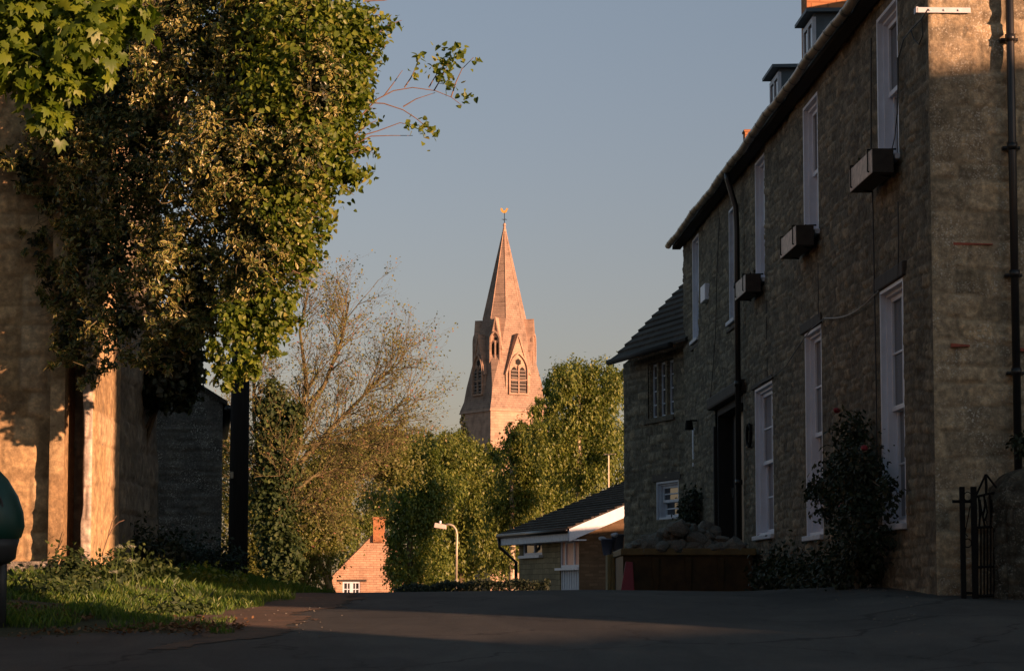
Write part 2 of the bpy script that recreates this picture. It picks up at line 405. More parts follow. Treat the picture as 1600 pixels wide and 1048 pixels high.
def leaves(name, mat, parent, P, N, size, T, rng, droop=.4):
    n = len(P); t0, faces, uv0 = T
    N = N / (np.linalg.norm(N, axis=1, keepdims=True) + 1e-9)
    d = rng.normal(size=(n, 3)) * (1 - droop) + np.array([0, 0, -1.0]) * droop * 1.6
    d -= N * np.sum(d * N, 1, keepdims=True); d /= np.linalg.norm(d, axis=1, keepdims=True) + 1e-9
    B = np.cross(N, d)
    s = size[:, None, None]
    V = P[:, None, :] + s * (t0[None, :, 0:1] * B[:, None] + t0[None, :, 1:2] * d[:, None] + t0[None, :, 2:3] * N[:, None])
    k = len(t0); off = (np.arange(n) * k)
    fi = []; 
    flat = np.concatenate([np.array(f) for f in faces]); cnt = [len(f) for f in faces]
    idx = (off[:, None] + flat[None]).ravel()
    return np_mesh(name, V.reshape(-1, 3), idx, cnt * n, mat, parent, uv=np.tile(uv0, (n, 1)))
def crown(blobs, n, rng, shell=.55, cl=.16, per=45, up=.35, jit=.8, flat=1.0):
    """leaf positions in tufts spread through the blobs (centre, radii)"""
    cs = np.array([b[0] for b in blobs], float); rs = np.array([b[1] for b in blobs], float)
    w = np.prod(rs, 1) ** (2 / 3); w /= w.sum()
    K = max(1, n // per); bi = rng.choice(len(blobs), K, p=w)
    d = rng.normal(size=(K, 3)); d /= np.linalg.norm(d, axis=1, keepdims=True)
    lump = .62 + .62 * vnoise(d[:, 0] * 3.5 + bi * 7, d[:, 2] * 3.5 + d[:, 1] * 2, 3) + rng.normal(size=K) * .05
    rr = (shell + (1 - shell) * rng.random(K) ** .7) * lump
    cc = cs[bi] + d * rs[bi] * rr[:, None]
    k = rng.integers(0, K, n)
    sp = rng.normal(size=(n, 3)) * (cl * rs[bi[k]].mean(1, keepdims=True)) * rng.uniform(.5, 1.3, (K, 1))[k]
    sp[:, 2] *= flat
    P = cc[k] + sp
    N = d[k] * (1 - up) + np.array([0, 0, up]) + rng.normal(size=(n, 3)) * jit * .6
    return P, N
def blob(px, py, Y, rx, ry=None, rd=None):
    s = Y / 4120.0
    return (tuple(at(px, py, Y)), (rx * s, rd if rd else rx * s, (ry or rx) * s))

class Twigs:
    """tapered branch segments collected into one mesh"""
    def __init__(self): self.mb = MB(); self.tips = []
    def limb(self, p, d, L, r, rng, lev, maxlev, bend=.25, lift=.1, kids=(4, 6), ratio=.62, sides=5, spread=.75, segs=5):
        pts = [Vector(p)]; d = Vector(d).normalized(); dirs = [d.copy()]
        for i in range(segs):
            d = (d + Vector(rng.normal(size=3)) * bend * .5 + Vector((0, 0, lift))).normalized()
            pts.append(pts[-1] + d * L / segs); dirs.append(d.copy())
        rad = [max(r * (1 - .7 * i / segs), .0015) for i in range(segs + 1)]
        self.mb.tube(pts, rad, max(3, sides - lev), cap=False)
        if lev >= maxlev - 1:
            for i in range(2, segs + 1): self.tips.append((pts[i], dirs[i]))
        if lev < maxlev:
            for _ in range(rng.integers(kids[0], kids[1] + 1)):
                t = rng.uniform(.25, 1.0); i = min(int(t * segs), segs - 1); f = t * segs - i
                q = pts[i].lerp(pts[i + 1], f)
                s = Vector(rng.normal(size=3)); s -= dirs[i] * s.dot(dirs[i]); s.normalize()
                nd = (dirs[i] + s * spread * rng.uniform(.6, 1.3)).normalized()
                self.limb(q, nd, L * ratio * rng.uniform(.7, 1.2), rad[i] * .62, rng, lev + 1, maxlev, bend, lift, kids, ratio, sides, spread, max(3, segs - 1))
def trunk_mesh(parent, pts, rads, mat, name='trunk'):
    o = MB().tube(pts, rads, 10).build(name, mat, parent, smooth=True); return o

# ------------------------------------------------------------------ ground
def road_z(y):
    y = np.asarray(y, float); a = .0037
    near = 1.6 - a * 81 - .0666 * (18 - y)
    mid = 1.6 - a * (27 - y) ** 2
    far = 1.6 - a * 7.3 - .02 * 2 * (y - 29.7) * .9
    z = np.where(y < 18, near, np.where(y < 29.7, mid, far))
    return np.where(y > 110, 1.6 - a * 7.3 - .036 * 80.3 - .004 * (y - 110), z)
def sst(v, a, b):
    t = np.clip((v - a) / (b - a), 0, 1); return t * t * (3 - 2 * t)
def verge_edge(y): return -2.05 - .12 * np.sin(y * 1.3) - .06 * np.sin(y * 3.7 + 1)
def gz(x, y):
    x = np.asarray(x, float); y = np.asarray(y, float)
    z = np.where(y < 4, road_z(4 + 0 * y) - .04 * (4 - y) * .3, road_z(y))
    crossfall = .012 * np.clip(2.0 - np.abs(x - .8), -3, 2) * np.exp(-((y - 26) / 9) ** 2)
    k = sst(verge_edge(y) - x, 0, 2.1) * sst(y, 18.1, 19.6)
    bank = k * (.16 + np.clip(y - 22, 0, 20) * .024) + .03 * k * (vnoise(x * 1.7, y * 1.2, 4))
    right = .10 * sst(x, 2.2, 3.3) * np.exp(-((y - 21) / 8) ** 2)
    return z + crossfall + np.where(y < 80, bank * (1 - sst(y, 60, 80)), 0) + right
def grid_mesh(name, xs, ys, mat, dz=0, keep=None, parent=None):
    X, Y = np.meshgrid(xs, ys); Z = gz(X, Y) + dz
    V = np.stack([X.ravel(), Y.ravel(), Z.ravel()], 1)
    nx = len(xs); i, j = np.meshgrid(np.arange(nx - 1), np.arange(len(ys) - 1)); i = i.ravel(); j = j.ravel()
    if keep is not None:
        kp = keep((xs[i] + xs[i + 1]) / 2, (ys[j] + ys[j + 1]) / 2); i, j = i[kp], j[kp]
    q = np.stack([j * nx + i, j * nx + i + 1, (j + 1) * nx + i + 1, (j + 1) * nx + i], 1)
    return np_mesh(name, V, q, [4] * len(q), mat, parent, smooth=True)
t = NT('earth_and_turf'); o = t.coord()
n1 = t.noise(o, .9, 6, .7); n2 = t.noise(o, 14, 6, .75)
c = t.ramp(n1, [(.3, (.035, .045, .016)), (.5, (.055, .055, .025)), (.7, (.085, .065, .04))])
c = t.mix(.8, c, t.ramp(n2, [(.3, (.5, .5, .5)), (.7, (1.4, 1.35, 1.3))]), 'MULTIPLY')
M['earth'] = t.finish(c, .95, t.bump(n2, .9, .03))
t = NT('worn_asphalt'); o = t.coord()
n1 = t.noise(o, .7, 6, .65); n2 = t.noise(o, 130, 3, .7); n3 = t.noise(t.coord(scale=(1, .25, 1)), 2.2, 6, .7, .6)
c = t.ramp(n1, [(.3, (.040, .043, .043)), (.7, (.080, .080, .076))])
c = t.mix(.8, c, t.ramp(n2, [(.3, (.45, .45, .45)), (.5, (.95, .95, .95)), (.68, (1.7, 1.65, 1.6))]), 'MULTIPLY')
c = t.mix(.6, c, t.ramp(n3, [(.35, (.6, .6, .6)), (.6, (1.15, 1.13, 1.1))]), 'MULTIPLY')
nb = t.bump(n2, .8, .008); nb = t.bump(n3, .4, .02, nb)
vo = t.n('ShaderNodeTexVoronoi', feature='DISTANCE_TO_EDGE'); vo.inputs['Scale'].default_value = .45
wr = t.n('ShaderNodeTexNoise'); wr.inputs['Scale'].default_value = 1.6; wr.inputs['Detail'].default_value = 6; t.l(o, wr.inputs['Vector'])
vm = t.n('ShaderNodeVectorMath', operation='MULTIPLY_ADD'); t.l(wr.outputs['Color'], vm.inputs[0]); vm.inputs[1].default_value = (1.2, 1.2, 0); t.l(o, vm.inputs[2]); t.l(vm.outputs[0], vo.inputs['Vector'])
c = t.mix(t.ramp(vo.outputs['Distance'], [(.004, (.75, .75, .75)), (.012, (0, 0, 0))]), c, (.012, .012, .012))
c = t.mix(t.ramp(t.noise(t.coord(scale=(.5, .16, 1)), 1.4, 3, .5), [(.54, (0, 0, 0)), (.56, (.45, .45, .45))]), c, (.032, .033, .034))
M['asphalt'] = t.finish(c, .8, nb, spec=.3)
t = NT('reddish_grit'); o = t.coord()
n1 = t.noise(o, 3, 6, .7); n2 = t.noise(o, 90, 3, .7)
c = t.ramp(n1, [(.3, (.06, .045, .035)), (.7, (.15, .095, .065))])
c = t.mix(.8, c, t.ramp(n2, [(.3, (.5, .5, .5)), (.7, (1.6, 1.5, 1.4))]), 'MULTIPLY')
M['grit'] = t.finish(c, .95, t.bump(n2, .9, .01))

xs = np.concatenate([np.linspace(-1500, -60, 12), np.linspace(-50, -12, 12), np.linspace(-11, -1.6, 70), np.linspace(-1.4, 9, 36), np.linspace(11, 60, 12), np.linspace(80, 1500, 10)])
ys = np.concatenate([np.linspace(-60, 2, 10), np.linspace(4, 16, 16), np.linspace(16.2, 46, 200), np.linspace(48, 120, 30), np.linspace(135, 3200, 20)])
kind(grid_mesh('ground', xs, ys, M['earth']), 'structure')
xr = np.concatenate([np.linspace(-9, -2.6, 33), np.linspace(-2.5, -1.3, 31), np.linspace(-1.2, 9, 46)])
yr = np.concatenate([np.linspace(-10, 17.5, 35), np.linspace(17.6, 44, 220), np.linspace(45, 110, 40)])
def on_road(x, y):
    jx = .10 * (vnoise(x * 5, y * 5, 9) - .5) + .05 * (vnoise(x * 14, y * 14, 8) - .5)
    return ((y < 18.25 + jx * 3 + .12 * np.sin(x * 2.2)) | (x > verge_edge(y) + .03 + jx)) & ((x > -5) | (y < 18)) & ((y < 44) | (x < 7)) & (x > -9)
kind(grid_mesh('road', xr, yr, M['asphalt'], .004, on_road), 'structure')
# strip of red-brown grit along the left margin of the road
xg = np.linspace(-3.2, -.9, 90); yg = np.linspace(17.0, 30, 330)
def on_grit(x, y):
    e = verge_edge(y); w = .45 + .35 * vnoise(x * 2 + 9, y * .9, 2) + .2 * (vnoise(x * 9, y * 9, 5) - .5)
    w = w * np.clip((30 - y) / 6, 0, 1) * sst(y, 17.2, 19)
    return (x > e - .25) & (x < e + w - .1 * vnoise(x * 20, y * 20, 6))
kind(grid_mesh('gravel_margin', xg, yg, M['grit'], .008, on_grit), 'structure')

# ------------------------------------------------------------------ main house on the right
ANG = math.atan(-160 / F) 
HA = R(90) - ANG
y0 = 21.3; x0 = (1464 - 800) / 4119.6 * y0
HF = Frame(x0, y0, 0, HA)
house = thing('stone_house', 'long stone house on the right with white sash windows and two roof dormers', 'house', HF.loc, HA)
GD = .20                                         # gutter stand-off
sE, zE = HF.face(1047, 384, GD)
zs = [HF.face(px, py, GD)[1] for px, py in ((1340, 2), (1250, 112), (1160, 222), (1100, 305))]
ZE = sum(zs) / 4 - .085
print('house length', sE, 'eaves', ZE, zs, zE)
SL = sE - .12
ZB = 1.1
def op(xf, xn, yt, yb):      # opening from pixels: far x, near x, top at far edge, bottom at far edge
    s1, zt = HF.face(xf, yt); s0 = HF.face(xn, yt)[0]
    return [s0, s1, HF.face(xf, yb)[1], zt]
W = {'ua': op(1370, 1403, 32, 272), 'ub': op(1255, 1278, 170, 380), 'uc': op(1180, 1195, 256, 448), 'ud': op(1139, 1150, 330, 505), 'ue': op(1082, 1092, 376, 535),
     'ga': op(1375, 1412, 456, 822), 'gb': op(1258, 1284, 522, 838), 'gc': op(1180, 1208, 609, 838)}
door = op(1118, 1162, 640, 900); door[2] = 1.5
for k, v in W.items(): print(k, [round(q, 2) for q in v])
print('door', door)
holes = [tuple(v) for v in W.values()] + [tuple(door)]
fm = lambda u, z, h: np.stack([u, h, z], 1)
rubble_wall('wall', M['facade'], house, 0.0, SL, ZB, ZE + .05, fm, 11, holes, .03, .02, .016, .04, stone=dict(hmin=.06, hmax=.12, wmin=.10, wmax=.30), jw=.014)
# gable end facing the camera, with the wall head stepping up under the verge
DEPTH = 5.4; PIT = math.tan(R(44))
gm = lambda u, z, h: np.stack([-h, -u, z], 1)
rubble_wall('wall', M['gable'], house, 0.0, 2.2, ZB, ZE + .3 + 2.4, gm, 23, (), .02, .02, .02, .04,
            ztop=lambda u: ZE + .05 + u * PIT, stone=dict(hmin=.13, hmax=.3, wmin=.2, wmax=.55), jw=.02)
b = MB()
b.add([(-.01, -2.2, ZB), (-.01, -DEPTH, ZB), (-.01, -DEPTH, ZE), (-.01, -DEPTH / 2, ZE + DEPTH / 2 * PIT), (-.01, -2.2, ZE + 2.2 * PIT)], [(0, 1, 2, 3, 4)])
b.add([(SL, 0, ZB), (SL, -DEPTH, ZB), (SL, -DEPTH, ZE), (SL, -DEPTH / 2, ZE + DEPTH / 2 * PIT), (SL, 0, ZE)], [(0, 1, 2, 3, 4)])
b.add([(0, -DEPTH, ZB), (SL, -DEPTH, ZB), (SL, -DEPTH, ZE), (0, -DEPTH, ZE)], [(0, 1, 2, 3)])
b.build('rear_wall', M['gable'], house)
# floors/ceilings make the rooms dark
b = MB(); b.box((.1, -DEPTH + .1, 1.35), (SL - .1, -.3, 1.42)); b.box((.1, -DEPTH + .1, 4.2), (SL - .1, -.3, 4.3)); b.box((.1, -2.6, 1.45), (SL - .1, -2.5, 4.15))
b.build('inner_wall', M['dark_void'], house)
# roof
def roof_uv(co): return (co.x, co.y / math.cos(R(44)))
b = MB()
rd = GD - .04
e0 = (-.12, rd, ZE + .06); 
def roofz(y): return ZE + .035 + (-y + rd) * PIT
ym = -DEPTH / 2
b.hexa([(-.12, rd, roofz(rd)), (sE, rd, roofz(rd)), (sE, ym, roofz(ym)), (-.12, ym, roofz(ym))],
       [(-.12, rd, roofz(rd) + .05), (sE, rd, roofz(rd) + .05), (sE, ym, roofz(ym) + .05), (-.12, ym, roofz(ym) + .05)])
b.hexa([(-.12, -DEPTH - rd, roofz(rd)), (sE, -DEPTH - rd, roofz(rd)), (sE, ym - .004, roofz(ym)), (-.12, ym - .004, roofz(ym))],
       [(-.12, -DEPTH - rd, roofz(rd) + .05), (sE, -DEPTH - rd, roofz(rd) + .05), (sE, ym - .004, roofz(ym) + .05), (-.12, ym - .004, roofz(ym) + .05)])
roof = b.build('roof', M['slate'], house, uvfn=roof_uv)
# sprocketed eaves: rafters and soffit board
b = MB()
b.box((0.02, .045, ZE - .02), (sE - .05, rd + .012, ZE + .03))
b.build('eaves_board', M['soffit'], roof)
# gutter with its brackets
b = MB(); n = 9; pts = []
GR = .052
ss = np.linspace(-.1, sE, 46); prof = []
for s in ss:
    wob = .012 * math.sin(s * 1.7) + .008 * math.sin(s * 4.1) - .02 * math.exp(-((s - 12) / 2.5) ** 2)
    for k in range(n):
        a = math.pi * k / (n - 1)
        prof.append((s, GD + .03 + GR * math.cos(a), ZE + .045 + wob - GR * math.sin(a)))
    for k in range(n):
        a = math.pi * (n - 1 - k) / (n - 1)
        prof.append((s, GD + .03 + (GR - .008) * math.cos(a), ZE + .047 + wob - (GR - .008) * math.sin(a)))
fs = []
m = 2 * n
for i in range(len(ss) - 1):
    for k in range(m): fs.append((i * m + k, i * m + (k + 1) % m, (i + 1) * m + (k + 1) % m, (i + 1) * m + k))
fs += [tuple(range(n))[::-1], tuple((len(ss) - 1) * m + k for k in range(n))]
b.add(prof, fs); gut = b.build('gutter', M['gutter'], house, smooth=True)
b = MB(); s = .35; i = 0
while s < sE:
    wob = .012 * math.sin(s * 1.7) + .008 * math.sin(s * 4.1) - .02 * math.exp(-((s - 12) / 2.5) ** 2)
    w_ = .05 if i % 4 else .10
    pp = [(s, GD + .03 + (GR + .007) * math.cos(a), ZE + .045 + wob - (GR + .007) * math.sin(a)) for a in np.linspace(.0, math.pi, 10)]
    vs = pp + [(p[0] + w_, p[1], p[2]) for p in pp]
    MB().add(vs, [(k, k + 1, k + 11, k + 10) for k in range(9)]).build('gutter_bracket', M['black_pipe'], gut)
    s += .55 + .12 * math.sin(i * 2.3); i += 1

def sash(parent, o, frame_mat, reveal=.11, bars=(1, 1), name='window', meet=.5, sill=True, label=None):
    s0, s1, z0, z1 = o; fr = MB()
    t = .035
    # lining boards of the opening
    fr.box((s1 - t, -.24, z0), (s1, .006, z1)); fr.box((s0, -.24, z0), (s0 + t, .006, z1))
    fr.box((s0 + t, -.24, z1 - t), (s1 - t, .006, z1)); fr.box((s0 + t, -.24, z0), (s1 - t, -.02, z0 + t))
    # architrave step round the far jamb and head
    fr.box((s1 - t - .03, -.24, z0 + t), (s1 - t, -.045, z1 - t)); fr.box((s0 + t, -.24, z1 - t - .03), (s1 - t - .03, -.045, z1 - t))
    fr.box((s0 + t, -.24, z0 + t), (s0 + t + .03, -.045, z1 - t))
    a, c = s0 + t + .03, s1 - t - .03; lo, hi = z0 + t, z1 - t - .03; md = lo + (hi - lo) * meet
    def leaf(y, zl, zh, nb, nh):
        w = .045
        fr.box((a, y - .035, zl), (a + w, y, zh)); fr.box((c - w, y - .035, zl), (c, y, zh))
        fr.box((a + w, y - .035, zh - w), (c - w, y, zh)); fr.box((a + w, y - .035, zl), (c - w, y, zl + w))
        for i in range(nb):
            x = a + (c - a) * (i + 1) / (nb + 1); fr.box((x - .011, y - .03, zl + w), (x + .011, y - .004, zh - w))
        for i in range(nh):
            zz = zl + (zh - zl) * (i + 1) / (nh + 1); fr.box((a + w, y - .028, zz - .011), (c - w, y - .006, zz + .011))
    leaf(-.085, md - .02, hi, *bars); leaf(-.125, lo, md + .02, *bars)
    f = fr.build(name, frame_mat, parent, bevel=.004)
    g = MB(); g.box((a + .02, -.112, md), (c - .02, -.108, hi - .02)); g.box((a + .02, -.152, lo + .02), (c - .02, -.148, md))
    g.build('pane', M['glass'], f)
    if sill:
        MB().box((s0 - .05, -.05, z0 - .055), (s1 + .05, .055, z0 - .001)).build('sill', M['white_old'], f, bevel=.008)
    if label: f['label'] = label
    return f
for k in ('ua', 'ub', 'uc', 'ud', 'ue'): sash(house, W[k], M['white'] if k != 'ud' else M['white_old'], bars=(1, 0))
for k in ('ga', 'gb', 'gc'): sash(house, W[k], M['white'], bars=(1, 1), meet=.5)
# curtains hanging just inside
for k in ('ua', 'ub', 'ga', 'gb', 'gc'):
    s0, s1, z0, z1 = W[k]; b = MB(); nn = 26; vs = []
    for i in range(nn + 1):
        x = s0 + .1 + (s1 - s0 - .2) * (.55 + .42 * i / nn); y = -.24 + .02 * math.sin(i * 1.9)
        vs += [(x, y, z0 + .08), (x, y, z1 - .08)]
    b.add(vs, [(2 * i, 2 * i + 2, 2 * i + 3, 2 * i + 1) for i in range(nn)]); b.build('curtain', M['white_old'], house)
# timber lintels over the ground floor windows and the door
def lintel(s0, s1, z, h=.13, mat=None, pr=.035):
    MB().box((s0 - .12, -.1, z + .002), (s1 + .16, pr, z + h)).build('lintel', mat or M['oak'], house, bevel=.012)
lintel(W['ga'][0], W['ga'][1], W['ga'][3]); lintel(W['gb'][0], W['gb'][1], W['gb'][3], .11); lintel(W['gc'][0], W['gc'][1], W['gc'][3], .06)
lintel(W['ue'][0], W['ue'][1], W['ue'][2] - .14, .06); lintel(W['ud'][0], W['ud'][1], W['ud'][2] - .14, .05)
# door: deep dark recess, boards, numerals
s0, s1, z0, z1 = door
MB().box((s0 - .2, -.25, z1 + .001), (s1 + .25, .10, z1 + .17)).build('lintel', M['oak'], house, bevel=.03)
b = MB(); b.box((s0, -.30, z0), (s0 + .09, -.02, z1)); b.box((s1 - .09, -.30, z0), (s1, -.02, z1)); b.box((s0 + .09, -.3, z1 - .1), (s1 - .09, -.02, z1))
b.box((s1 + .001, -.02, 2.1), (s1 + .10, .028, 3.9))
b.build('door_frame', M['soffit'], house, bevel=.006)
b = MB(); n = 6
for i in range(n):
    a = s0 + .09 + (s1 - s0 - .18) * i / n; c = s0 + .09 + (s1 - s0 - .18) * (i + 1) / n
    b.box((a + .003, -.26, z0), (c - .003, -.215, z1 - .1))
dr = b.build('door', M['door'], house, bevel=.006)
MB().tube([(s0 + .2, -.21, 2.45), (s0 + .2, -.16, 2.45)], .025, 10).build('handle', M['number'], dr, smooth=True)
def text_mesh(body, name, mat, parent, size, M4, ext=.002):
    cu = bpy.data.curves.new(name, 'FONT'); cu.body = body; cu.size = size; cu.extrude = ext; cu.align_x = 'CENTER'
    tmp = bpy.data.objects.new(name, cu); C.objects.link(tmp)
    dg = bpy.context.evaluated_depsgraph_get(); me = bpy.data.meshes.new_from_object(tmp.evaluated_get(dg))
    bpy.data.objects.remove(tmp); me.materials.clear(); me.materials.append(mat); me.transform(M4)
    o = bpy.data.objects.new(name, me); C.objects.link(o); o.parent = parent; return o
sn_, zn_ = HF.face(1142.5, 777, -.20)
text_mesh('118', 'numeral', M['number'], dr, .19, Matrix.Translation(Vector((sn_, -.208, zn_))) @ Matrix.Rotation(R(180), 4, 'Z') @ Matrix.Rotation(R(90), 4, 'X') @ Matrix.Diagonal((1.6, 1, 1, 1)))
# drainpipe in front of the facade, from gutter to ground
sD = HF.face(1154, 560, .09)[0]
b = MB(); b.tube([(sD, .10, 1.2), (sD, .10, ZE - .75), (sD, .11, ZE - .45), (sD, GD + .01, ZE - .10), (sD, GD + .02, ZE + .0)], .037, 12)
for z in np.arange(1.7, ZE - .6, 1.25): b.tube([(sD, .10, z), (sD, .10, z + .07)], .047, 12)
b.build('drainpipe', M['black_pipe'], house, smooth=True)
# gable downpipe
yP, zP = HF.end(1583, 300, -.1)
b = MB(); b.tube([(-.10, yP, 1.4), (-.10, yP, ZE + 2.2)], .034, 12)
for z in (2.0, 3.35, 4.15, 5.2, 6.1): b.tube([(-.10, yP, z), (-.10, yP, z + .06)], .044, 12); b.box((-.075, yP - .07, z + .01), (.0, yP + .07, z + .035))
b.build('drainpipe', M['black_pipe'], house, smooth=True)
# iron tie strap, mortar flashing and tile slivers on the gable
ya, za = HF.end(1441, 15, -.03); yb, zb = HF.end(1516, 17, -.03)
b = MB(); b.box((-.045, yb, za - .03), (-.026, ya + .05, za + .015)); b.box((-.045, ya + .035, za - .03), (.05, ya + .055, za + .02))
for i in range(3): b.tube([(-.055, ya - .06 - i * .12, za - .008), (-.04, ya - .06 - i * .12, za - .008)], .010, 8)
tag(b.build('tie_strap', M['white_old'], house, bevel=.003), 'pale iron strap pinned across the top of the gable corner')
for (pa, pb, py, hh) in ((1489, 1551, 380, .016), (1486, 1515, 538, .022), (1594, 1612, 545, .02)):
    u0, zt = HF.end(pa, py, -.02); u1, _ = HF.end(pb, py, -.02)
    MB().hexa([(-.03, u1, zt - hh * .7), (.05, u1, zt - hh), (.05, u0, zt - hh), (-.03, u0, zt - hh)], [(-.028, u1, zt - .003), (.05, u1, zt + .002), (.05, u0, zt + .004), (-.03, u0, zt + hh * .4)]).build('tile_sliver', M['tile_red'], house)
# cables pinned on the facade
def fcable(pts, r, mat, d=.035, name='cable'):
    P = []
    for px, py in pts:
        s, z = HF.face(px, py, d); P.append((s, d, z))
    return MB().tube(P, r, 5).build(name, mat, house)
c1 = []
for i in range(13):
    f = i / 12; c1.append((1288 + 84 * f, 497 - 42 * f + 14 * math.sin(math.pi * f)))
fcable(c1, .007, M['pale_cable'], .05)
fcable([(1288, 497), (1268, 513), (1245, 545), (1228, 572), (1205, 590), (1185, 600)], .006, M['cable'], .045)
fcable([(1361, 60), (1361, 250), (1364, 330), (1366, 440), (1369, 600), (1371, 820)], .007, M['cable'])
fcable([(1403, 315), (1404, 380), (1403, 430)], .006, M['cable'])
fcable([(1278, 410), (1279, 495)], .005, M['cable'])
fcable([(1124, 340), (1120, 430), (1118, 520), (1112, 600), (1108, 640)], .006, M['cable'])
fcable([(1197, 470), (1199, 590)], .005, M['cable'])
fcable([(1450, 15), (1440, 30), (1425, 45), (1412, 62), (1404, 90), (1402, 180)], .006, M['cable'])
fcable([(1440, 30), (1442, 55), (1436, 70), (1428, 62), (1423, 47)], .005, M['cable'])
fcable([(1402, 90), (1403, 160), (1398, 215), (1391, 245), (1399, 266)], .005, M['cable'])
# alarm box, door bell lantern and pale overflow stain plate
def plate(pxa, pxb, pya, pyb, d, mat, name, lab=None, bev=.01):
    s1_, zt = HF.face(pxa, pya, d * .5); s0_, zb_ = HF.face(pxb, pyb, d * .5); zt = HF.face(pxb, pya, d * .5)[1]
    o = MB().box((s0_, .0, zb_), (s1_, d, zt)).build(name, mat, house, bevel=bev)
    if lab: o['label'] = lab
    return o
plate(1099, 1106, 442, 468, .09, M['white'], 'alarm_box', 'small white alarm box high on the facade')
plate(1083, 1085, 668, 728, .035, M['white_old'], 'overflow_pipe', bev=.004)
s_, z_ = HF.face(1083, 662, .08)
b = MB(); b.tube([(s_, .0, z_ + .05), (s_, .12, z_ + .05), (s_, .14, z_)], .014, 6); b.tube([(s_, .14, z_ + .05), (s_, .14, z_ - .09)], [.05, .065], 8)
b.build('wall_lamp', M['iron'], house)
s_, z_ = HF.face(1170, 680, .03)
MB().tube([(s_ + .18 * math.cos(a), .03, z_ + .14 * math.sin(a)) for a in np.linspace(0, 2 * math.pi, 14)], .02, 6).build('wreath', M['iron'], house)

# dormers
def dormer(pxl, pxr, ytop, dface=-.6, hgt=1.35, cheek=1.9):
    s1_, _ = HF.face(pxl, ytop + 10, dface); s0_, zt = HF.face(pxr, ytop, dface)
    b = MB(); b.box((s0_, dface - cheek, zt - hgt), (s1_, dface, zt - .04))
    d = b.build('dormer', M['lead'], house)
    f = MB(); w = (s1_ - s0_)
    z0_, z1_ = zt - .95, zt - .16; y = dface + .004
    f.box((s0_ - .01, dface - .02, z0_ - .05), (s0_ + .06, y + .02, z1_ + .06)); f.box((s1_ - .06, dface - .02, z0_ - .05), (s1_ + .01, y + .02, z1_ + .06))
    f.box((s0_ + .06, dface - .02, z1_), (s1_ - .06, y + .02, z1_ + .06)); f.box((s0_ + .06, dface - .02, z0_ - .05), (s1_ - .06, y + .02, z0_))
    f.box(((s0_ + s1_) / 2 - .03, dface - .02, z0_), ((s0_ + s1_) / 2 + .03, y + .02, z1_))
    fr = f.build('window', M['white_old'], d)
    MB().box((s0_ + .05, dface - .01, z0_), (s1_ - .05, y + .003, z1_)).build('pane', M['glass'], d)
    MB().hexa([(s0_ - .10, dface - cheek, zt - .035), (s1_ + .10, dface - cheek, zt - .035), (s1_ + .10, dface + .11, zt - .055), (s0_ - .10, dface + .11, zt - .055)],
              [(s0_ - .10, dface - cheek, zt + .035), (s1_ + .10, dface - cheek, zt + .02), (s1_ + .10, dface + .11, zt - .015), (s0_ - .10, dface + .11, zt - .015)]).build('dormer_roof', M['lead'], d)
dormer(1257, 1272, 14, -.60); dormer(1205, 1218, 101, -.60)
# chimney stacks of brick
def stack(px, ytop, d, w, dep, zlow=None, ztop=None, name='chimney', cap=.05):
    s_, zt = HF.face(px, ytop, d); zt = ztop or zt
    b = MB(); b.box((s_ - dep, d - w, ZE), (s_, d, zt)); b.box((s_ - dep - cap, d - w - cap, zt), (s_ + cap, d + cap, zt + cap * 2.4))
    return b.build(name, M['orange_brick'], house)
stack(1252, 12, -1.1, .62, .5, ztop=10.5); stack(1161, 210, -1.35, .26, .26, cap=.015)

# window boxes standing on brackets at the upper sills
def window_box(o, pxl, label, hgt=.21, tilt=0):
    s0_, s1_, z0_, _ = o
    bx = thing('window_box', label, 'planter', HF.M @ Vector(((s0_ + s1_) / 2, .04, z0_ - hgt + .03)), HA, 'window boxes under the upper windows')
    L = (s1_ - s0_) / 2 + .08; d0, d1 = .03, .215
    b = MB(); t = .02
    b.box((-L, d0, 0), (-L + t, d1, hgt)); b.box((L - t, d0, 0), (L, d1, hgt)); b.box((-L + t, d0, 0), (L - t, d0 + t, hgt)); b.box((-L + t, d0 + t, 0), (L - t, d1 - .002, t))
    b.build('box', M['box_wood'], bx, bevel=.003)
    MB().box((-L + t + .002, d1 - t, .001), (L - t - .002, d1 + .004, hgt - .004)).build('front_panel', M['box_panel'], bx, bevel=.003)
    MB().box((-L + t, d0 + t, t), (L - t, d1 - t, hgt - .04)).build('soil', M['earth'], bx)
    for e in (-L + .15, L - .15):
        MB().tube([(e, -.02, hgt + .02), (e, d1 + .016, hgt + .012), (e, d1 + .016, .03), (e, .03, -.014)], .009, 5).build('bracket', M['iron'], bx)
    rng = np.random.default_rng(int(pxl)); n = 60
    P = np.stack([rng.uniform(-L + .05, L - .05, n), rng.uniform(d0 + .03, d1 - .03, n), hgt - .04 + rng.random(n) ** 2 * .10], 1)
    leaves('plant', M['leaf_dark'], bx, P, rng.normal(size=(n, 3)) + np.array([0, 0, .6]), rng.uniform(.03, .06, n), T_DIA, rng, 0)
window_box(W['ua'], 1330, 'dark wooden window box with pale front under the nearest upper window')
window_box(W['ub'], 1222, 'dark wooden window box under the middle upper window')
window_box(W['uc'], 1146, 'dark wooden window box beside the black drainpipe on the facade')

# ------------------------------------------------------------------ lower cottage joined to the far end
CA = R(15.5)
